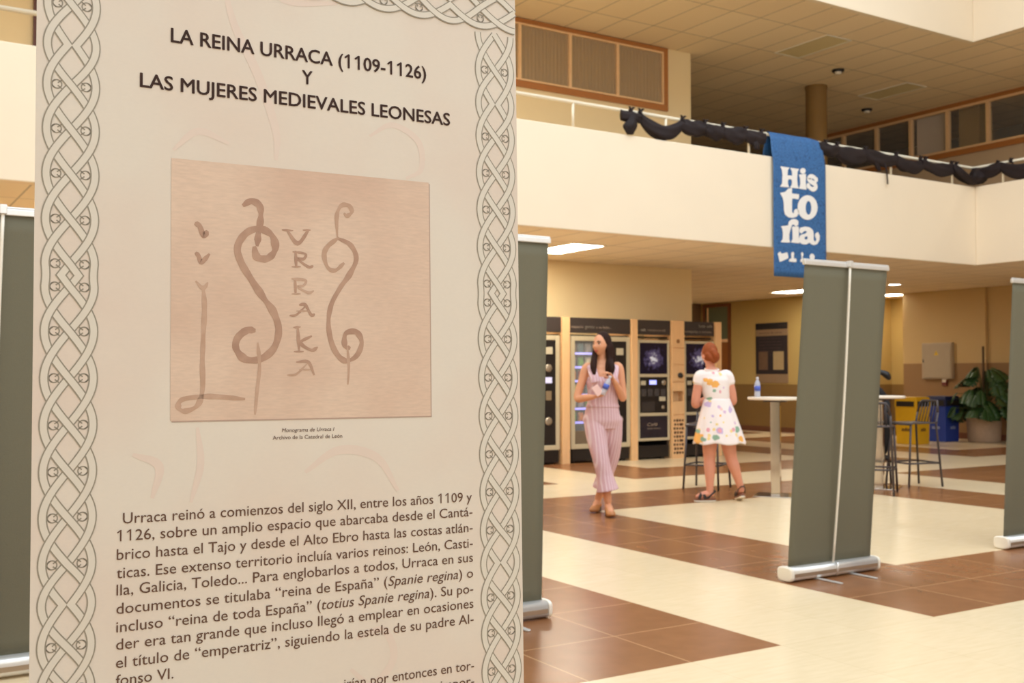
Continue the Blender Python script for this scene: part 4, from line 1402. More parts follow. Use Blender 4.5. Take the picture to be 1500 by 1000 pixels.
def flower_material():
    m = mat('flowered_dress_cloth', c8(240, 226, 220), 0.8, spec=0.2)
    nt = m.node_tree
    b = nt.nodes['Principled BSDF']
    tc = nt.nodes.new('ShaderNodeTexCoord')
    sp = nt.nodes.new('ShaderNodeSeparateXYZ')
    nt.links.new(tc.outputs['Object'], sp.inputs[0])
    n = nn(nt, 'SUBTRACT', noise_node(nt, tc.outputs['Object'], 26, 4), 0.5)
    v = nt.nodes.new('ShaderNodeTexVoronoi')
    v.inputs['Scale'].default_value = 13
    nt.links.new(tc.outputs['Object'], v.inputs['Vector'])
    ramp = nt.nodes.new('ShaderNodeValToRGB')
    ramp.color_ramp.interpolation = 'CONSTANT'
    cs = [c8(236, 196, 190), c8(240, 226, 220), c8(214, 180, 206), c8(240, 226, 220), c8(238, 206, 140), c8(240, 226, 220)]
    while len(ramp.color_ramp.elements) < len(cs):
        ramp.color_ramp.elements.new(0.5)
    for i, c in enumerate(cs):
        ramp.color_ramp.elements[i].position = i / len(cs)
        ramp.color_ramp.elements[i].color = c
    nt.links.new(v.outputs['Color'], ramp.inputs[0])
    col = mixc(nt, nn(nt, 'LESS_THAN', nn(nt, 'ADD', v.outputs['Distance'], nn(nt, 'MULTIPLY', n, 0.5)), 0.24), c8(240, 226, 220), ramp.outputs[0])
    orange, green, purple, pink, yel = c8(238, 174, 94), c8(144, 172, 148), c8(200, 176, 208), c8(226, 160, 168), c8(236, 208, 140)
    for x, z, r, c, ex in ((-0.045, 1.265, 0.048, orange, 0.75), (-0.10, 1.285, 0.036, orange, 1), (-0.14, 1.31, 0.024, orange, 1), (-0.225, 0.695, 0.042, orange, 1.6), (0.224, 0.683, 0.032, orange, 1),
                           (-0.05, 1.197, 0.018, green, 1), (-0.10, 1.11, 0.026, green, 0.7), (-0.18, 0.68, 0.024, green, 1), (-0.05, 0.70, 0.036, green, 0.8), (0.188, 0.785, 0.03, green, 1.2), (-0.22, 0.76, 0.02, green, 1),
                           (-0.12, 1.05, 0.032, purple, 1), (-0.013, 0.773, 0.034, purple, 1), (-0.013, 0.773, 0.02, pink, 1), (0.115, 0.997, 0.022, purple, 1.8), (-0.08, 0.925, 0.016, purple, 1),
                           (-0.06, 1.385, 0.014, pink, 1), (0.01, 1.185, 0.014, pink, 1.5), (-0.13, 0.78, 0.02, pink, 1), (0.14, 0.785, 0.02, pink, 1), (0.03, 0.86, 0.012, yel, 1), (-0.04, 0.84, 0.013, yel, 1), (0.0, 0.93, 0.012, orange, 1), (-0.1, 0.86, 0.010, green, 1), (0.06, 0.72, 0.014, yel, 1)):
        dx = nn(nt, 'SUBTRACT', sp.outputs[0], x)
        dz = nn(nt, 'DIVIDE', nn(nt, 'SUBTRACT', sp.outputs[2], z), ex)
        d = nn(nt, 'SQRT', nn(nt, 'ADD', nn(nt, 'MULTIPLY', dx, dx), nn(nt, 'MULTIPLY', dz, dz)))
        d = nn(nt, 'ADD', d, nn(nt, 'MULTIPLY', n, r * 1.6))
        col = mixc(nt, nn(nt, 'LESS_THAN', d, r), col, c)
    nt.links.new(col, b.inputs['Base Color'])
    return m


M_dress = flower_material()
w2 = thing('person', 'woman seen from behind in a white flowered short dress, auburn hair pinned up', 'person', (-4.73, 3.968, 0), FACE_RZ)
T2 = [(0.005, 0, 0.76, 0.15, 0.11), (-0.004, 0, 0.88, 0.172, 0.125), (-0.003, 0, 1.0, 0.15, 0.11), (-0.006, 0, 1.106, 0.12, 0.092), (-0.02, 0, 1.20, 0.134, 0.098), (-0.034, 0, 1.30, 0.152, 0.10), (-0.043, 0, 1.365, 0.145, 0.078), (-0.058, 0.005, 1.41, 0.085, 0.06), (-0.068, 0.01, 1.445, 0.05, 0.05)]  # sections and limb joints here also come from image pixel positions
b = MB()
torso(b, T2)
limb(b, [(-0.066, 0.01, 1.40), (-0.075, 0.012, 1.47), (-0.083, 0.012, 1.535)], [0.056, 0.049, 0.05])
hc2 = (-0.086, 0.022, 1.583)
Mh2 = head_shape(b, hc2, (-0.42, 0.90), 0.98, -0.12)
limb(b, [(-0.12, 0.0, 1.345), (-0.18, 0.0, 1.345), (-0.215, 0.005, 1.20), (-0.235, 0.03, 1.055), (-0.19, 0.13, 1.055), (-0.135, 0.235, 1.085)], [0.045, 0.054, 0.050, 0.044, 0.040, 0.027])
hand(b, (-0.135, 0.235, 1.085), (0.45, 0.8, 0.15), (0.6, -0.1, -0.4), 1, 0.5)
limb(b, [(0.05, 0.0, 1.345), (0.10, 0.0, 1.345), (0.145, 0.005, 1.21), (0.172, 0.03, 1.085), (0.16, 0.13, 1.075), (0.13, 0.235, 1.095)], [0.045, 0.054, 0.050, 0.044, 0.040, 0.027])
hand(b, (0.13, 0.235, 1.095), (-0.35, 0.85, 0.15), (-0.6, -0.1, -0.4), -1, 0.5)
limb(b, [(-0.085, 0.0, 0.82), (-0.088, 0.0, 0.64), (-0.092, 0.0, 0.475), (-0.090, -0.008, 0.37), (-0.088, 0.0, 0.22), (-0.086, 0.01, 0.10)], [0.098, 0.084, 0.064, 0.062, 0.045, 0.036])
limb(b, [(0.085, 0.0, 0.82), (0.112, 0.0, 0.64), (0.142, 0.0, 0.475), (0.172, -0.005, 0.38), (0.22, 0.03, 0.25), (0.258, 0.065, 0.145)], [0.098, 0.084, 0.064, 0.062, 0.045, 0.036])
limb(b, [(-0.065, 0.015, 0.085), (-0.12, 0.012, 0.085), (-0.18, 0.005, 0.068), (-0.225, 0.0, 0.060)], [0.036, 0.038, 0.036, 0.022])
limb(b, [(0.262, 0.055, 0.13), (0.262, 0.11, 0.105), (0.258, 0.18, 0.066), (0.255, 0.215, 0.056)], [0.035, 0.037, 0.034, 0.022])
skinned(b, 'body', M_skin2, w2)
H2 = lambda x, y, z: Vector(hc2) + Mh2 @ (Vector((x, y, z)) * 0.98)
hm = MB()
hm.ball(H2(0, -0.022, 0.022), (0.082, 0.094, 0.112), 24, 16, Mh2)
limb(hm, [H2(-0.02, -0.10, 0.03), H2(0.0, -0.112, -0.02), H2(0.012, -0.10, -0.07)], [0.032, 0.042, 0.03])
limb(hm, [H2(-0.06, -0.06, 0.0), H2(-0.04, -0.085, -0.05), H2(0.0, -0.085, -0.095)], [0.03, 0.03, 0.02])
limb(hm, [H2(0.06, -0.06, 0.0), H2(0.045, -0.08, -0.05), H2(0.01, -0.085, -0.09)], [0.03, 0.03, 0.02])
skinned(hm, 'hair', M_hair2, w2, 0.006, 2)
MB().ball(H2(-0.080, -0.004, -0.056), 0.006, 10, 6).build('earring', M_alu, w2, smooth=True)
dm = MB()
torso(dm, [(a, c, z, x + 0.013, y + 0.013) for a, c, z, x, y in [(-0.006, 0, 1.085, 0.122, 0.094)] + T2[4:7]] + [(-0.052, 0.002, 1.402, 0.112, 0.078)])
limb(dm, [(-0.11, 0.0, 1.345), (-0.178, 0.0, 1.352), (-0.205, 0.003, 1.275)], [0.055, 0.068, 0.066])
limb(dm, [(0.03, 0.0, 1.345), (0.098, 0.0, 1.352), (0.130, 0.003, 1.275)], [0.055, 0.068, 0.066])
dress = skinned(dm, 'dress', M_dress, w2, 0.008, 3)
sk = MB()
rings = []
n = 96
for i in range(26):
    q = i / 25
    z = lerp(1.112, 0.628, q)
    rx = 0.134 + 0.142 * q ** 0.85
    ry = 0.106 + 0.105 * q ** 0.85
    cx = lerp(-0.006, 0.016, q)
    ring = []
    for k in range(n):
        t = 2 * PI * k / n
        w_ = 1 + (0.05 * q ** 1.2) * math.sin(11 * t + 0.8 * math.sin(2 * t) + 0.6) + 0.02 * q * math.sin(5 * t + 2)
        ring.append((cx + rx * w_ * math.cos(t), ry * w_ * math.sin(t), z + 0.010 * q * math.sin(6 * t)))
    rings.append(ring)
sk.loft(rings, cap=False)
sk.build('skirt', M_dress, dress, smooth=True, solid=0.003)
MB().tube(crom([(-0.06 + 0.075 * math.cos(t), 0.004 + 0.062 * math.sin(t), 1.418 + 0.012 * math.sin(t)) for t in [2 * PI * k / 12 for k in range(13)]], 3), 0.014, 8, flat=0.6).build('collar', mat('collar_white', c8(240, 226, 216), 0.8), dress, smooth=True)
torso_belt = MB().loft([esec((-0.006, 0, z), 0.137, 0.109, 32) for z in (1.10, 1.118)], cap=False).build('waist_seam', M_dress, dress, smooth=True)
M_sole = mat('white_platform', c8(226, 212, 190), 0.5)
M_mid = mat('brown_midsole', c8(130, 78, 52), 0.5)
M_strap = mat('black_strap', c8(34, 26, 24), 0.5)


def sandal(parent, heel, toe, zh, zt):
    a, t = Vector((heel[0], heel[1], 0)), Vector((toe[0], toe[1], 0))
    d = (t - a).normalized()
    s = Vector((d.y, -d.x, 0))
    L = (t - a).length

    def slab(z0, z1, k_):
        rings = []
        for q, wd in ((-0.02, 0.018), (0.03, 0.031), (0.25, 0.034), (0.5, 0.036), (0.75, 0.044), (0.93, 0.034), (1.02, 0.014)):
            c = a + d * (L * q)
            zz = lerp(zh, zt, min(1, q / 0.75))
            rings.append([c + s * (wd * k_ * math.cos(k)) + Vector((0, 0, zz + (z0 + z1) / 2 + (z1 - z0) / 2 * math.copysign(abs(math.sin(k)) ** 0.4, math.sin(k)))) for k in [2 * PI * j / 14 for j in range(14)]])
        return MB().loft(rings)
    o = slab(0.018, 0.042, 1.0).build('sandal', M_mid, parent, smooth=True, label='brown sandal with black straps on a white platform')
    slab(0.0, 0.020, 1.05).build('platform_sole', M_sole, o, smooth=True)
    P = lambda q, v, z: a + d * (L * q) + s * v + Vector((0, 0, lerp(zh, zt, min(1, q / 0.75)) + z))
    for q0, q1 in ((0.50, 0.82), (0.82, 0.50)):
        MB().tube(crom([P(q0, -0.042, 0.035), P(lerp(q0, q1, 0.3), -0.03, 0.085), P(lerp(q0, q1, 0.6), 0.015, 0.092), P(q1, 0.042, 0.035)], 5), 0.017, 10, flat=0.28, upv=d).build('strap', M_strap, o, smooth=True)
    MB().tube(crom([P(0.42, -0.037, 0.04), P(0.2, -0.042, 0.085), P(0.0, -0.02, 0.115), P(-0.03, 0.0, 0.118), P(0.0, 0.02, 0.115), P(0.2, 0.042, 0.085), P(0.42, 0.037, 0.04)], 5), 0.009, 8, flat=0.4).build('strap', M_strap, o, smooth=True)


sandal(w2, (-0.030, 0.018), (-0.252, 0.0), 0.0, 0.0)
sandal(w2, (0.268, 0.015), (0.254, 0.235), 0.045, 0.0)

# ---- somebody in black behind the second table, all but hidden by the grey banner
w3 = thing('person', 'person in black with dark tied hair, almost hidden behind the central grey banner', 'person', (-5.36, 7.12, 0), FACE_RZ)
b = MB()
torso(b, [(0, 0, 0.79, 0.16, 0.13), (0, 0, 0.90, 0.155, 0.12), (0, 0, 1.02, 0.13, 0.10), (0, 0, 1.13, 0.14, 0.10), (0, 0, 1.20, 0.12, 0.075), (0, 0, 1.235, 0.055, 0.05)])
limb(b, [(0, 0, 1.19), (0.05, -0.002, 1.25), (0.07, -0.005, 1.32)], [0.05, 0.048, 0.048])
hc3 = (0.07, -0.01, 1.37)
Mh3 = head_shape(b, hc3, (-0.8, -0.6), 0.97)
for s in (-1, 1):
    limb(b, [(s * 0.10, 0, 1.17), (s * 0.145, 0.0, 1.16), (s * 0.215, -0.01, 1.07), (s * 0.235, -0.05, 0.95), (s * 0.13, -0.18, 0.86), (s * 0.07, -0.25, 0.86)], [0.04, 0.045, 0.04, 0.036, 0.034, 0.025])
    hand(b, (s * 0.07, -0.25, 0.86), (-s * 0.2, -0.9, -0.1), (0, 0, -1), s, 0.3)
    limb(b, [(s * 0.085, -0.02, 0.84), (s * 0.10, -0.2, 0.83), (s * 0.10, -0.36, 0.80), (s * 0.10, -0.34, 0.58), (s * 0.10, -0.27, 0.36)], [0.085, 0.078, 0.058, 0.052, 0.036])
    limb(b, [(s * 0.10, -0.27, 0.335), (s * 0.10, -0.37, 0.325)], [0.036, 0.03])
bd3 = skinned(b, 'body', M_skin1, w3, 0.007)
face_parts(bd3, hc3, Mh3, 0.97, mat('lips_dark', c8(170, 90, 80), 0.4), M_dark)
M_black = mat('black_cloth', c8(24, 22, 26), 0.8, nscale=20, namt=0.2)
t3 = MB()
torso(t3, [(0, 0, 0.80, 0.175, 0.145), (0, 0, 0.90, 0.168, 0.134), (0, 0, 1.02, 0.143, 0.113), (0, 0, 1.13, 0.152, 0.113), (0, 0, 1.215, 0.11, 0.08)])
for s in (-1, 1):
    limb(t3, [(s * 0.10, 0, 1.17), (s * 0.145, 0.0, 1.16), (s * 0.215, -0.01, 1.07), (s * 0.235, -0.05, 0.95), (s * 0.14, -0.16, 0.862)], [0.05, 0.057, 0.052, 0.048, 0.044])
    limb(t3, [(s * 0.085, -0.02, 0.85), (s * 0.10, -0.2, 0.835), (s * 0.10, -0.36, 0.80), (s * 0.10, -0.34, 0.58), (s * 0.10, -0.28, 0.40)], [0.098, 0.09, 0.072, 0.066, 0.055])
skinned(t3, 'clothes', M_black, w3, 0.009, 2)
for s in (-1, 1):
    MB().ball((s * 0.10, -0.34, 0.335), (0.042, 0.11, 0.036), 14, 8).build('shoe', M_dark, w3, smooth=True)
H3 = lambda x, y, z: Vector(hc3) + Mh3 @ (Vector((x, y, z)) * 0.97)
hm = MB()
hm.ball(H3(0, -0.024, 0.020), (0.082, 0.094, 0.113), 20, 14, Mh3)
limb(hm, [(0.13, 0.0, 1.40), (0.20, 0.0, 1.395), (0.255, -0.005, 1.365), (0.285, -0.01, 1.325)], [0.03, 0.036, 0.046, 0.034])
skinned(hm, 'hair', mat('black_hair', c8(22, 18, 18), 0.4, nscale=40, namt=0.3), w3, 0.007, 2)
bar_stool((-5.36, 7.12, 0), FACE_RZ, 'dark metal bar stool under the person in black, hidden behind the grey banner')
# ------------------------------------------------------------------ first floor gallery: windows, rail, drape, hanging banner
M_pane = mat('window_pane', (0.75, 0.72, 0.66, 1), 0.06, alpha=0.07)
M_curtain = mat('tan_curtain', c8(164, 132, 84), 0.85, nscale=5, namt=0.15, stretch=(1, 8, 1))
M_frame_pale = mat('window_inner_frame', c8(238, 196, 146), 0.45, nscale=14, namt=0.1)

W1Y = [2.05, 3.04, 4.03, 5.02, 6.0, 6.98, 7.98]
wz0, wz1 = 6.05, 6.97
fr = MB()
fr.box((BX, W1Y[0] - 0.09, wz0 - 0.1), (BX + 0.04, W1Y[-1] + 0.11, wz0)).box((BX, W1Y[0] - 0.09, wz1), (BX + 0.04, W1Y[-1] + 0.11, ZU - 0.01))
fr.box((BX, W1Y[0] - 0.09, wz0), (BX + 0.04, W1Y[0], wz1)).box((BX, W1Y[-1], wz0), (BX + 0.04, W1Y[-1] + 0.11, wz1))
win = struct('window_1', fr, M_wood_frame, bevel=0.004)
inn = MB()
for i in range(6):
    frame_rect(inn, W1Y[i] + (0.0 if i else 0.0), W1Y[i + 1], wz0, wz1, 0.028, BX + 0.008, BX + 0.055)
inn.build('window_sash', M_frame_pale, win)
for i in range(6):
    MB().box((BX + 0.03, W1Y[i] + 0.028, wz0 + 0.028), (BX + 0.034, W1Y[i + 1] - 0.028, wz1 - 0.028)).build('window_pane', M_pane, win)
    g = []
    n = 60
    for z in (wz0 + 0.02, wz0 + 0.5, wz1 - 0.02):
        g.append([(BX + 0.015 + 0.008 * math.sin(k * 1.35 + i), lerp(W1Y[i] + 0.03, W1Y[i + 1] - 0.03, k / n), z) for k in range(n + 1)])
    MB().sheet(g).build('curtain', M_curtain, win, smooth=True)
dm = MB()
frame_rect(dm, -2.1, -1.1, 3.72, 6.75, 0.07, BX, BX + 0.05)
d1 = struct('door_1', dm, mat('dark_red_wood', c8(92, 46, 22), 0.45, nscale=10, namt=0.2))
MB().box((BX, -2.03, 3.73), (BX + 0.02, -1.17, 6.68)).build('door_leaf', M_wood_frame, d1)

# strip of windows across the far upper wall
SX = [-14.9, -13.97, -13.04, -12.1, -11.19, -10.27, -9.33, -8.4, -7.47, -6.54, -5.6]
sy, sz0, sz1 = 15.7, 6.06, 6.93
fr = MB()
fr.box((SX[0], sy - 0.05, sz0 - 0.11), (SX[-1], sy + 0.05, sz0)).box((SX[0], sy - 0.05, sz1 + 0.04), (SX[-1], sy + 0.05, ZU))
s1 = struct('window_2', fr, M_wood_frame, bevel=0.004)
fp = MB()
fp.box((SX[0], sy - 0.06, sz0), (SX[-1], sy + 0.03, sz0 + 0.045)).box((SX[0], sy - 0.06, sz1 - 0.01), (SX[-1], sy + 0.03, sz1 + 0.04))
fp.build('window_rail', M_frame_pale, s1)
for x in SX:
    MB().box((x - 0.035, sy - 0.065, sz0 + 0.045), (x + 0.035, sy + 0.03, sz1 - 0.01)).build('window_mullion', M_frame_pale, s1)
for i in range(len(SX) - 1):
    MB().box((SX[i] + 0.035, sy - 0.012, sz0 + 0.045), (SX[i + 1] - 0.035, sy - 0.006, sz1 - 0.01)).build('window_pane', M_pane, s1)
tag(MB().box((-11.12, sy + 0.08, sz0 - 0.03), (-10.33, sy + 0.11, sz1 + 0.02)).build('white_board', mat('pale_board', c8(196, 180, 164), 0.6, nscale=6, namt=0.05)), 'pale grey board standing behind a pane of the far upper windows', 'board')
tag(MB().box((-10.2, sy + 0.25, sz0 - 0.05), (-9.72, sy + 0.7, sz1 + 0.08)).build('cupboard', mat('olive_cupboard', c8(150, 120, 66), 0.6, nscale=4, namt=0.1)), 'olive brown cupboard seen through the far upper windows right of the board', 'cupboard')
tag(MB().tube([(-13.0, sy + 1.2, 6.28), (-11.2, sy + 0.7, 6.34)], 0.035, 10).build('wall_rail', mat('pale_bar', c8(186, 150, 104), 0.5), smooth=True), 'pale slanting bar seen through the dark far upper windows', 'bar')
tag(MB().lathe([(0.205, 3.72), (0.205, ZU - 0.06), (0.215, ZU - 0.06), (0.215, ZU)], 36, (-10.73, 12.2, 0)).build('column', wall_material('column_paint', c8(140, 108, 62)), smooth=False), 'round brown column on the upper gallery beside the blue banner', 'column')
bpy.data.objects['column']['kind'] = 'structure'

# hand rail
M_rail = mat('cream_rail_paint', c8(232, 218, 190), 0.35)
RX = PX - 0.08
RZ = 4.885
rail = thing('handrail', 'cream metal handrail on thin posts along the gallery parapet', 'handrail', (RX, PY + 0.08, 4.545))
MB().tube([(0, -18, RZ - 4.545), (0, 0, RZ - 4.545), (14, 0, RZ - 4.545)], 0.026, 12).build('top_tube', M_rail, rail, smooth=True)
yy = 3.98 - 1.57 * 4
while yy < PY:
    MB().tube([(0, yy - PY - 0.08, 0), (0, yy - PY - 0.08, RZ - 4.56)], 0.019, 10).build('post', M_rail, rail, smooth=True)
    yy += 1.553
for xx in (0.55, 2.1, 3.65, 5.2):
    MB().tube([(xx, 0, 0), (xx, 0, RZ - 4.56)], 0.019, 10).build('post', M_rail, rail, smooth=True)

# black cloth tied along the rail
M_cloth = mat('black_drape', c8(40, 30, 29), 0.7, nscale=6, namt=0.35, spec=0.25, bump=0.4, bscale=14)


def swag(root, p0, p1, sag, fat, seed, tuck=0.0):
    """cloth hanging from p0 to p1 (points on the rail)"""
    p0, p1 = Vector(p0), Vector(p1)
    along = (p1 - p0).normalized()
    out = Vector((along.y, -along.x, 0))
    rings = []
    N, n = 26, 22
    for i in range(N + 1):
        q = i / N
        b = math.sin(PI * q)
        c = p0.lerp(p1, q) + Vector((0, 0, -0.03 - sag * 0.8 * (1 - (2 * q - 1) ** 2) ** 0.9 - 0.045))
        hh = 0.072 + (fat - 0.04) * b ** 0.8
        th = 0.03 + 0.025 * b
        ring = []
        for k in range(n):
            t = 2 * PI * k / n
            w_ = 1 + 0.38 * mnoise.noise(Vector((math.cos(t) * 1.3 + seed * 5, math.sin(t) * 2.2, q * 2.0))) + 0.10 * math.sin(4 * t + 7 * q + seed)
            ring.append(c + out * (th * w_ * math.cos(t)) + Vector((0, 0, hh * w_ * math.sin(t))))
        rings.append(ring)
    return MB().loft(rings).build('swag', M_cloth, root, smooth=True)


def tie(root, p, seed, s=0.72):
    p = Vector(p)
    m = MB().ball(p, (0.045 * s, 0.04 * s, 0.05 * s), 12, 8)
    for a in (0.5, -0.6):
        m.tube([p, p + Vector((0.02, a * 0.07 * s, 0.05 * s)), p + Vector((0.03, a * 0.13 * s, 0.055 * s))], [0.02 * s, 0.022 * s, 0.008 * s], 8)
    m.tube([p, p + Vector((0.03, 0.02, -0.06 * s)), p + Vector((0.03, 0.03 * (seed % 3 - 1), -0.13 * s))], [0.02 * s, 0.02 * s, 0.008 * s], 8)
    return m.build('knot', M_cloth, root, smooth=True)


def bunch(root, pts, rads, name='hanging_end'):
    rings_ = crom(pts, 5)
    n = len(rings_)
    rr = [v.x for v in crom([(r, 0, 0) for r in rads], 5)]
    m = MB()
    rings = []
    for i, c in enumerate(rings_):
        ring = []
        for k in range(20):
            t = 2 * PI * k / 20
            w_ = 1 + 0.22 * math.sin(5 * t + i * 0.2) * min(1, i / 5) + 0.15 * mnoise.noise(Vector((math.cos(t) * 2, math.sin(t) * 2, i * 0.25)))
            ring.append(Vector(c) + Vector((0.6 * rr[i] * w_ * math.cos(t), rr[i] * w_ * math.sin(t), 0)))
        rings.append(ring)
    return m.loft(rings).build(name, M_cloth, root, smooth=True)


dr = thing('draped_cloth', 'black cloth tied in swags along the long handrail, knotted at its left end', 'drape', (RX + 0.02, 0, RZ), 0, 'black cloth on the handrail')
L = [(4.66, 4.98, 0.02, 0.03), (4.98, 5.72, 0.19, 0.085), (5.70, 6.16, 0.045, 0.075), (6.11, 6.50, 0.055, 0.07), (6.45, 6.93, 0.05, 0.078), (6.88, 7.30, 0.04, 0.065),
     (8.42, 8.86, 0.04, 0.07), (8.78, 9.50, 0.11, 0.10), (9.42, 10.24, 0.07, 0.075), (10.16, 10.90, 0.11, 0.075), (10.82, 11.70, 0.08, 0.07)]
for i, (y0, y1, sg, ft) in enumerate(L):
    swag(dr, (0.03, y0, 0), (0.03, y1, 0), sg, ft, i)
for i, y in enumerate((4.82, 4.98, 5.72, 6.13, 6.47, 6.90, 7.22, 8.56, 8.82, 9.46, 10.2, 10.80, 10.92, 11.6, 11.72)):
    tie(dr, (0.03, y, 0.0), i)
bunch(dr, [(0.05, 4.83, -0.02), (0.06, 4.82, -0.12), (0.07, 4.77, -0.22), (0.07, 4.77, -0.33)], [0.04, 0.06, 0.095, 0.05])
bunch(dr, [(0.05, 7.08, -0.14), (0.055, 7.09, -0.2), (0.055, 7.10, -0.27)], [0.03, 0.055, 0.04])
bunch(dr, [(0.05, 9.66, -0.18), (0.055, 9.72, -0.25), (0.055, 9.76, -0.31)], [0.04, 0.045, 0.03])
bunch(dr, [(0.05, 11.66, -0.02), (0.06, 11.78, -0.14), (0.075, 12.02, -0.25), (0.08, 12.1, -0.31)], [0.07, 0.15, 0.17, 0.10])
MB().tube([(0.05, 9.86, -0.12), (0.1, 9.88, -0.3), (0.115, 9.88, -0.52)], 0.012, 8).build('hanging_string', M_cloth, dr, smooth=True)
dr2 = thing('draped_cloth', 'black cloth tied in swags along the short handrail right of the parapet corner', 'drape', (RX, PY + 0.06, RZ), 0, 'black cloth on the handrail')
L = [(0.02, 0.55, 0.06, 0.07), (0.55, 1.35, 0.16, 0.085), (1.35, 2.2, 0.16, 0.085), (2.2, 3.1, 0.16, 0.085)]
for i, (x0, x1, sg, ft) in enumerate(L):
    swag(dr2, (x0, -0.03, 0), (x1, -0.03, 0), sg, ft, i + 40)
for i, x in enumerate((0.48, 0.72, 1.35, 2.2, 3.1)):
    tie(dr2, (x, -0.03, 0.0), i)
bunch(dr2, [(0.10, -0.02, -0.02), (0.14, -0.04, -0.1), (0.16, -0.06, -0.20), (0.13, -0.06, -0.29)], [0.08, 0.15, 0.17, 0.10])

# blue hanging banner
def blue_material():
    m = bpy.data.materials.new('blue_banner_cloth')
    m.use_nodes = True
    nt = m.node_tree
    b = nt.nodes['Principled BSDF']
    tc = nt.nodes.new('ShaderNodeTexCoord')
    v = nt.nodes.new('ShaderNodeTexVoronoi')
    v.inputs['Scale'].default_value = 22
    v.feature = 'DISTANCE_TO_EDGE'
    nt.links.new(tc.outputs['Object'], v.inputs['Vector'])
    n = noise_node(nt, tc.outputs['Object'], 30, 3)
    f = nn(nt, 'LESS_THAN', nn(nt, 'ADD', v.outputs['Distance'], nn(nt, 'MULTIPLY', n, 0.1)), 0.1)
    col = mixc(nt, nn(nt, 'MULTIPLY', f, 0.8), c8(52, 102, 154), c8(28, 68, 112))
    nt.links.new(col, b.inputs['Base Color'])
    b.inputs['Roughness'].default_value = 0.6
    return m


hb = thing('hanging_banner', 'blue cloth banner hanging over the gallery parapet with white lettering', 'banner', (PX + 0.04, 7.92, 4.545))
g = []
prof = [(-0.20, 0.02), (-0.16, 0.2), (-0.13, 0.345), (-0.10, 0.375), (-0.07, 0.36), (-0.045, 0.25), (-0.02, 0.1), (-0.004, -0.05)] + [(0.0, -0.15 - 1.6 * k / 16) for k in range(17)]
for i, (x, z) in enumerate(prof):
    row = []
    for k in range(33):
        y = lerp(-0.55, 0.55, k / 32)
        wr = 0.0
        if 2 < i < 9:
            q = 1 - abs(i - 5) / 4
            wr = 0.022 * q * (mnoise.noise(Vector((y * 5, z * 4 + y * 6, 3))) + 0.5 * math.sin(14 * (y + 0.8 * z)))
        dz = -0.022 * max(0, (k - 24) / 8) ** 2 if 1 < i < 6 else 0
        row.append((x + max(-0.004, wr) + (0.004 if i > 4 else 0), y + (0.01 if i > 6 else 0.0), z + dz))
    g.append(row)
hc = MB().sheet(g).build('banner_cloth', blue_material(), hb, smooth=True, solid=0.002)
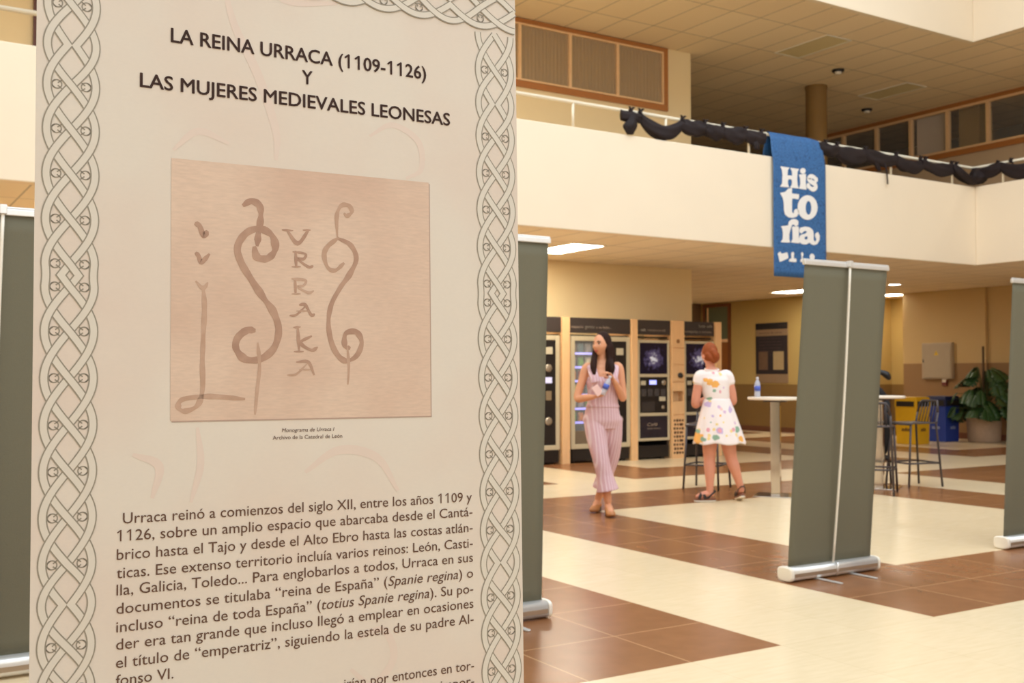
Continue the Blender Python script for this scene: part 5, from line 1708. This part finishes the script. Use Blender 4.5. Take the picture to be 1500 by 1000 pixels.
HIST = {  # letter outlines traced on image pixels, projected through the camera onto the banner
    'H': [[(7.522, 4.405), (7.708, 4.406), (7.675, 4.361), (7.667, 4.289), (7.761, 4.293), (7.757, 4.358), (7.721, 4.404), (7.909, 4.406), (7.877, 4.36), (7.868, 4.245), (7.879, 4.161), (7.901, 4.114), (7.715, 4.111), (7.75, 4.156), (7.756, 4.22), (7.736, 4.236), (7.696, 4.232), (7.673, 4.212), (7.676, 4.156), (7.702, 4.113), (7.512, 4.106), (7.553, 4.159), (7.562, 4.286), (7.551, 4.355)]],
    'i': [[(7.901, 4.32), (8.052, 4.345), (8.048, 4.192), (8.064, 4.115), (7.904, 4.114), (7.929, 4.18), (7.926, 4.272)]],
    'dot': [[(8.048, 4.391), (8.045, 4.378), (8.036, 4.365), (8.022, 4.354), (8.005, 4.346), (7.987, 4.342), (7.968, 4.343), (7.951, 4.347), (7.938, 4.355), (7.93, 4.366), (7.927, 4.379), (7.93, 4.393), (7.939, 4.405), (7.952, 4.416), (7.969, 4.424), (7.988, 4.428), (8.006, 4.428), (8.023, 4.424), (8.036, 4.415), (8.045, 4.404)]],
    't': [[(7.561, 3.949), (7.513, 4.015), (7.611, 4.038), (7.68, 4.093), (7.759, 4.108), (7.758, 4.03), (7.903, 4.029), (7.892, 3.953), (7.762, 3.953), (7.755, 3.761), (7.788, 3.738), (7.798, 3.784), (7.841, 3.81), (7.888, 3.797), (7.897, 3.752), (7.854, 3.696), (7.768, 3.669), (7.677, 3.672), (7.61, 3.707), (7.587, 3.777), (7.582, 3.888)]],
    'o': [[(8.295, 3.866), (8.29, 3.83), (8.278, 3.794), (8.257, 3.76), (8.23, 3.73), (8.197, 3.705), (8.16, 3.685), (8.12, 3.671), (8.078, 3.665), (8.037, 3.665), (7.998, 3.672), (7.961, 3.686), (7.93, 3.707), (7.904, 3.732), (7.885, 3.762), (7.873, 3.795), (7.87, 3.831), (7.874, 3.866), (7.886, 3.902), (7.906, 3.935), (7.933, 3.965), (7.965, 3.99), (8.002, 4.011), (8.042, 4.025), (8.083, 4.032), (8.125, 4.032), (8.164, 4.025), (8.201, 4.011), (8.234, 3.991), (8.26, 3.966), (8.279, 3.935), (8.291, 3.902)], [(8.159, 3.85), (8.157, 3.823), (8.15, 3.798), (8.141, 3.776), (8.128, 3.759), (8.114, 3.747), (8.098, 3.743), (8.083, 3.745), (8.069, 3.754), (8.057, 3.769), (8.048, 3.789), (8.042, 3.813), (8.04, 3.84), (8.043, 3.866), (8.049, 3.891), (8.058, 3.913), (8.071, 3.93), (8.085, 3.942), (8.101, 3.947), (8.116, 3.944), (8.13, 3.936), (8.142, 3.92), (8.152, 3.9), (8.157, 3.876)]],
    'r': [[(7.524, 3.527), (7.668, 3.553), (7.683, 3.604), (7.74, 3.644), (7.818, 3.657), (7.882, 3.634), (7.881, 3.574), (7.831, 3.55), (7.788, 3.572), (7.753, 3.564), (7.738, 3.533), (7.717, 3.486), (7.695, 3.424), (7.694, 3.354), (7.708, 3.302), (7.519, 3.295), (7.554, 3.344), (7.562, 3.425), (7.549, 3.494)]],
    'i2': [[(7.753, 3.539), (7.888, 3.551), (7.894, 3.478), (7.892, 3.357), (7.906, 3.305), (7.729, 3.306), (7.758, 3.358), (7.759, 3.459)]],
    'a': [[(7.901, 3.499), (7.923, 3.536), (8.017, 3.56), (8.118, 3.558), (8.19, 3.52), (8.206, 3.46), (8.205, 3.378), (8.231, 3.349), (8.261, 3.382), (8.232, 3.441), (8.248, 3.478), (8.299, 3.497), (8.335, 3.448), (8.327, 3.376), (8.275, 3.316), (8.201, 3.296), (8.144, 3.308), (8.115, 3.326), (8.042, 3.296), (7.956, 3.296), (7.899, 3.327), (7.893, 3.377), (7.929, 3.43), (8.03, 3.458), (8.062, 3.485), (8.023, 3.498), (7.984, 3.475), (7.951, 3.452), (7.908, 3.464)], [(8.047, 3.418), (8.075, 3.41), (8.072, 3.379), (8.036, 3.367), (8.007, 3.38), (8.018, 3.404)]],
    'ic1': [[(7.454, 3.124), (7.503, 3.157), (7.538, 3.129), (7.65, 3.155), (7.67, 3.072), (7.495, 3.007), (7.468, 3.09)]],
    'ic2': [[(7.727, 3.145), (7.763, 3.172), (7.791, 3.149), (7.783, 3.078), (7.839, 3.071), (7.832, 3.021), (7.683, 3.022), (7.691, 3.058), (7.733, 3.075)]],
    'ic3': [[(7.933, 3.158), (7.962, 3.178), (7.986, 3.151), (7.968, 3.089), (8.004, 3.076), (8.003, 3.03), (7.917, 3.03), (7.925, 3.066), (7.946, 3.088)]],
    'ic4': [[(8.112, 3.128), (8.149, 3.166), (8.193, 3.163), (8.226, 3.129), (8.213, 3.083), (8.235, 3.043), (8.104, 3.041), (8.126, 3.078)]],
    's':  [(8.265, 4.284), (8.214, 4.319), (8.143, 4.315), (8.112, 4.273), (8.173, 4.239), (8.244, 4.21), (8.258, 4.165), (8.202, 4.131), (8.131, 4.149), (8.101, 4.175)]
}

M_white_print = mat('white_print', c8(236, 230, 222), 0.6)


def filled(loops, x):
    cu = bpy.data.curves.new('t', 'CURVE')
    cu.dimensions = '2D'
    cu.fill_mode = 'BOTH'
    for lp in loops:
        pts = lp
        sp = cu.splines.new('POLY')
        sp.points.add(len(pts) - 1)
        for q, (y, z) in zip(sp.points, pts):
            q.co = (y, z, 0, 1)
        sp.use_cyclic_u = True
    o = bpy.data.objects.new('t', cu)
    COL.objects.link(o)
    me = bpy.data.meshes.new_from_object(o.evaluated_get(bpy.context.evaluated_depsgraph_get()))
    vs = [(x, v.co.x - 7.92, v.co.y - 4.545) for v in me.vertices]
    fs = [tuple(p.vertices) for p in me.polygons]
    bpy.data.objects.remove(o)
    bpy.data.curves.remove(cu)
    bpy.data.meshes.remove(me)
    return vs, fs


def rounded(lp):
    out = []
    n = len(lp)
    for i in range(n):
        a, b, c, d = [Vector(lp[j % n]) for j in (i - 1, i, i + 1, i + 2)]
        for k in range(4):
            t = k / 4
            cr = 0.5 * ((2 * b) + (c - a) * t + (2 * a - 5 * b + 4 * c - d) * t * t + (3 * b - a - 3 * c + d) * t ** 3)
            out.append(cr.lerp(b.lerp(c, t), 0.7))
    return out


words = [('lettering', 'H i dot s', 'white heavy letters His'), ('lettering', 't o', 'white heavy letters to'), ('lettering', 'r i2 a', 'white heavy letters ria')]
for nm, keys, lb in words:
    m = MB()
    for k in keys.split():
        if k == 's':
            c = crom([(a, b, 0) for a, b in HIST['s']], 6)
            nS = len(c) - 1
            Ls, Rs = ribbon2d([(v.x, v.y) for v in c], [0.036 * (0.8 + 0.25 * math.sin(PI * j / nS)) for j in range(nS + 1)])
            m.sheet([[(0.0095, Ls[j].x - 7.92, Ls[j].y - 4.545), (0.0095, Rs[j].x - 7.92, Rs[j].y - 4.545)] for j in range(nS + 1)])
            for e_, ee in ((c[0], 0.042), (c[-1], 0.042)):
                m.add([(0.0097, e_.x - 7.92 + ee * math.cos(2 * PI * j / 16), e_.y - 4.545 + ee * math.sin(2 * PI * j / 16)) for j in range(16)], [tuple(range(16))])
        else:
            vs, fs = filled([lp if k == 'H' else rounded(lp) for lp in HIST[k]], 0.0095)
            m.add(vs, fs)
    m.build(nm, M_white_print, hc, label=lb)
for k, lb in (('ic1', 'small white folder icon'), ('ic2', 'small white figure icon, left'), ('ic3', 'small white figure icon, middle'), ('ic4', 'small white figure icon, right')):
    m = MB()
    vs, fs = filled([rounded(lp) for lp in HIST[k]], 0.0095)
    m.add(vs, fs)
    m.build('icon', M_white_print, hc, label=lb)
# ------------------------------------------------------------------ far end of the hall: bins, plant, cabinet, notice, door
G_BIN = 'recycling bins by the far wall'


def bin_(loc, rz, col, label, wd, dp, h, mark, dark_top):
    m = mat(col[0], c8(*col[1]), 0.5, nscale=6, namt=0.1)
    t = thing('recycling_bin', label, 'bin', loc, rz, G_BIN)
    b = MB()
    b.loft([[(x * k, y * k, z) for x, y in ((-wd / 2, -dp / 2), (wd / 2, -dp / 2), (wd / 2, dp / 2), (-wd / 2, dp / 2))] for k, z in ((0.94, 0.0), (1.0, h * 0.78))])
    b.build('bin_body', m, t, bevel=0.012)
    l = MB()
    l.loft([[(x * k, y * k, z) for x, y in ((-wd / 2, -dp / 2), (wd / 2, -dp / 2), (wd / 2, dp / 2), (-wd / 2, dp / 2))] for k, z in ((1.03, h * 0.78), (1.03, h * 0.93), (0.95, h))])
    l.build('lid', m if not dark_top else mat('dark_blue_lid', c8(22, 30, 74), 0.5), t, bevel=0.01)
    for s in (0, 1):
        o = MB()
        if s == 0:
            o.box((-wd * 0.42, -dp / 2 * 1.05, h * 0.80), (wd * 0.42, -dp / 2 * 1.03 + 0.004, h * 0.91))
        else:
            o.box((wd / 2 * 1.03 - 0.004, -dp * 0.42, h * 0.80), (wd / 2 * 1.05, dp * 0.42, h * 0.91))
        o.build('opening', M_dark, t)
    f = MB()
    x0 = -dp / 2 * 1.0 - 0.004
    for k in range(3):
        f.add([(-0.09 + 0.06 * k, x0 * 0.985, h * 0.28), (-0.03 + 0.06 * k, x0 * 0.985, h * 0.28), (-0.03 + 0.06 * k, x0 * 0.99, h * (0.33 + 0.025 * (k % 2))), (-0.075 + 0.06 * k, x0 * 0.99, h * 0.34)], [(0, 1, 2, 3)])
    f.build('recycling_mark', mark, t, label='small printed recycling mark')
    g = MB()
    x0 = wd / 2 * 1.0 + 0.004
    for k in range(3):
        g.add([(x0 * 0.985, -0.09 + 0.06 * k, h * 0.28), (x0 * 0.985, -0.03 + 0.06 * k, h * 0.28), (x0 * 0.99, -0.03 + 0.06 * k, h * (0.33 + 0.025 * (k % 2))), (x0 * 0.99, -0.075 + 0.06 * k, h * 0.34)], [(0, 1, 2, 3)])
    g.build('recycling_mark', mark, t, label='small printed recycling mark')
    return t


bin_((-9.95, 14.0, 0), math.radians(6), ('bin_yellow', (222, 172, 20)), 'yellow recycling bin with dark openings behind the bar stool', 0.46, 0.50, 0.93, mat('bin_mark_dark', c8(120, 84, 20), 0.6), False)
bin_((-10.2, 15.28, 0), math.radians(4), ('bin_blue', (34, 62, 150)), 'blue recycling bin with a dark lid left of the potted plant', 0.46, 0.50, 0.93, mat('bin_mark_pale', c8(140, 150, 190), 0.6), True)

pl = thing('potted_plant', 'large leafy plant with split leaves in a pale round pot by the far wall', 'plant', (-9.55, 15.72, 0), 0)
MB().lathe([(0.0, 0.0), (0.29, 0.0), (0.31, 0.03), (0.34, 0.48), (0.35, 0.5), (0.35, 0.53), (0.31, 0.53), (0.31, 0.49), (0.0, 0.48)], 36).build('pot', mat('pale_stone_pot', c8(170, 146, 124), 0.7, nscale=14, namt=0.12), pl, smooth=True)
MB().lathe([(0.0, 0.482), (0.3, 0.485)], 24).build('soil', mat('soil', c8(56, 40, 28), 0.9, nscale=30, namt=0.4), pl)
M_leaf = mat('dark_green_leaf', c8(46, 76, 34), 0.4, nscale=5, namt=0.3)
M_stem = mat('plant_stem', c8(84, 92, 46), 0.6, nscale=12, namt=0.2)
pole_ = MB().tube([(0, 0, 0.45), (0.0, 0.0, 1.95)], 0.022, 10).build('moss_pole', mat('brown_pole', c8(92, 70, 46), 0.8, nscale=40, namt=0.3), pl, smooth=True)
MB().tube([(0.06, 0.02, 0.5), (0.06, 0.02, 1.68)], 0.010, 8).build('cane', mat('pale_cane', c8(150, 120, 80), 0.7), pl, smooth=True)


def leaf_mesh():
    """heart-shaped leaf cut by slits, tip along +x"""
    out = []
    N = 40
    for k in range(N + 1):
        t = PI * k / N
        r = 0.17 * (1 - 0.35 * math.cos(t)) * (1.0 if k < N else 1)
        sl = 1.0 - (0.42 if (k % 6 in (3,)) and 5 < k < 36 else 0.0)
        out.append((0.16 - 0.2 * math.cos(t) * 1.0 - 0.0, r * math.sin(t) ** 0.8 * sl))
    m = MB()
    mid = [(x, 0.0, -0.10 * (x / 0.36) ** 2) for x, y in out]
    for s in (-1, 1):
        e = [(x, s * y, -0.10 * (x / 0.36) ** 2 - 0.35 * y * y / 0.17 + 0.25 * y * (1 - y / 0.17)) for x, y in out]
        m.sheet([[mid[k], ((mid[k][0] + e[k][0]) / 2, e[k][1] / 2, (mid[k][2] + e[k][2]) / 2 + 0.012), e[k]] for k in range(N + 1)])
    return m


lf0 = leaf_mesh().build('leaf', M_leaf, pl, smooth=True, solid=0.002)
rnd = random.Random(5)
spots = []
for k in range(46):
    a = rnd.uniform(0, 2 * PI)
    z = rnd.uniform(0.62, 1.50)
    sp_ = 0.16 + 0.42 * (1 - abs(z - 0.85) / 0.8) * rnd.uniform(0.5, 1.15)
    spots.append((a, z, max(0.1, sp_)))
spots += [(3.75, 0.88, 0.62), (3.6, 0.62, 0.58), (3.9, 0.98, 0.52), (4.1, 0.70, 0.60), (0.6, 1.02, 0.55), (0.4, 0.72, 0.60), (0.9, 0.9, 0.6), (0.7, 1.38, 0.36), (3.5, 0.8, 0.5), (4.3, 0.6, 0.5), (3.9, 0.55, 0.5), (5.2, 0.7, 0.4), (5.6, 0.66, 0.4), (0.2, 0.6, 0.5)]
stems = MB()
for k, (a, z, r) in enumerate(spots):
    o = lf0 if k == 0 else lf0.copy()
    if k:
        COL.objects.link(o)
        o.parent = pl
    p = Vector((r * math.cos(a), min(0.22, r * math.sin(a)), z))
    o.location = p
    o.rotation_euler = Euler((rnd.uniform(-0.4, 0.4), rnd.uniform(0.2, 0.95), a + rnd.uniform(-0.5, 0.5)))
    s = rnd.uniform(0.65, 1.05)
    o.scale = (s, s, s)
    stems.tube(crom([(0, 0, min(z - 0.1, 0.5 + 0.4 * (z - 0.5))), (p.x * 0.55, p.y * 0.55, z - 0.02), p], 3), 0.007, 6)
stems.build('stems', M_stem, pl, smooth=True)

cab = thing('electrical_cabinet', 'grey metal electrical cabinet with a yellow warning triangle on the far wall', 'cabinet', (-11.08, 16.397, 1.28))
MB().box((-0.38, -0.09, 0), (0.38, 0, 0.79)).build('cabinet_box', mat('cabinet_grey', c8(178, 160, 134), 0.45, nscale=8, namt=0.05), cab, bevel=0.008)
dr_ = MB().box((-0.355, -0.105, 0.025), (0.355, -0.09, 0.765)).build('door', mat('cabinet_door_grey', c8(172, 154, 128), 0.45, nscale=8, namt=0.05), cab, bevel=0.005)
MB().add([(-0.055, -0.1055, 0.52), (0.055, -0.1055, 0.52), (0.0, -0.1055, 0.62)], [(0, 1, 2)]).build('warning_triangle', mat('warning_yellow', c8(228, 186, 40), 0.5), dr_)
MB().add([(-0.008, -0.106, 0.60), (0.012, -0.106, 0.565), (0.002, -0.106, 0.565), (0.008, -0.106, 0.532), (-0.012, -0.106, 0.57), (-0.002, -0.106, 0.57)], [(0, 1, 2, 3, 4, 5)]).build('bolt_symbol', M_dark, dr_)
MB().box((-0.34, -0.116, 0.36), (-0.32, -0.105, 0.43)).build('latch', M_dark, dr_, bevel=0.002)
sk_ = thing('wall_socket', 'small dark red and white socket below the electrical cabinet', 'socket', (-10.93, 16.4, 1.13))
MB().box((-0.06, -0.05, 0), (0.06, 0, 0.13)).build('socket_box', mat('dark_red_plastic', c8(110, 44, 40), 0.5), sk_, bevel=0.006)
MB().box((-0.05, -0.055, 0.08), (0.05, -0.04, 0.16)).build('cover', M_white_metal, sk_, bevel=0.004)
MB().tube([(0.05, -0.02, 0.14), (0.055, -0.015, 0.22)], 0.012, 8).build('conduit', M_alu, sk_, smooth=True)

# notice on the far back wall
nt_ = thing('wall_notice', 'large dark notice with two pale sheets on the far wall above the water bottle', 'poster', (-14.7, 15.0, 1.17))
MB().box((-0.52, -0.02, 0), (0.52, 0, 1.46)).build('board', mat('notice_paper', c8(150, 122, 92), 0.6, nscale=5, namt=0.05), nt_)
for a, b, mm, nm in (((-0.52, 1.30), (0.52, 1.45), M_mblack, 'top_band'), ((-0.52, 0.22), (0.52, 1.14), mat('notice_dark', c8(40, 28, 30), 0.6, nscale=12, namt=0.2), 'dark_panel')):
    MB().box((a[0], -0.024, a[1]), (b[0], -0.02, b[1])).build(nm, mm, nt_)
M_dimtxt = mat('notice_lettering', c8(84, 64, 60), 0.6)
tx = MB()
for s, a, b_, z, cap in (('INFORMACIÓN', 0.22, 0.48, 1.35, 0.05), ('servicio de venta', -0.4, 0.35, 1.19, 0.05)):
    text_into(tx, s, a, b_, z, cap, lambda x, y: (x, -0.0255, y))
for k in range(6):
    text_into(tx, ['productos frescos', 'para todos los días', 'pago con tarjeta', 'o con monedas', 'bebidas y cafés', 'fruta y agua'][k], -0.4, 0.3 + 0.02 * (k % 3), 1.06 - 0.075 * k, 0.03, lambda x, y: (x, -0.0255, y))
tx.build('lettering', M_dimtxt, nt_)
MB().box((-0.42, -0.028, 0.32), (-0.12, -0.024, 0.76)).build('left_sheet', mat('brown_sheet', c8(110, 82, 60), 0.6, nscale=7, namt=0.3), nt_)
MB().box((0.06, -0.028, 0.32), (0.40, -0.024, 0.76)).build('right_sheet', mat('pale_sheet', c8(176, 152, 110), 0.6, nscale=9, namt=0.1), nt_)

# door with a glazed top light
dm = MB()
frame_rect(dm, -0.5, 0.5, 0.0, 3.18, 0.075, -0.03, 0.03)
R90 = Matrix.Rotation(-PI / 2, 4, 'Z')
dm.v = [tuple(Matrix.Translation((-16.6, 14.98, 0)) @ R90 @ Vector(v)) for v in dm.v]
d2 = struct('door_2', dm, mat('door_frame_brown', c8(120, 70, 36), 0.45, nscale=10, namt=0.2))
MB().box((-17.03, 14.97, 0.02), (-16.17, 15.0, 2.2)).build('door_leaf', mat('door_leaf_brown', c8(150, 90, 40), 0.45, nscale=7, namt=0.2, stretch=(6, 1, 0.5)), d2)
MB().box((-17.03, 14.96, 2.2), (-16.17, 15.0, 2.28)).build('transom_bar', M_frame_pale, d2)
MB().box((-17.03, 14.985, 2.28), (-16.17, 14.99, 3.11)).build('top_light_glass', mat('green_grey_glass', c8(110, 116, 92), 0.15), d2)
MB().box((-16.95, 14.955, 2.3), (-16.91, 14.985, 3.1)).build('glazing_bar', M_frame_pale, d2)
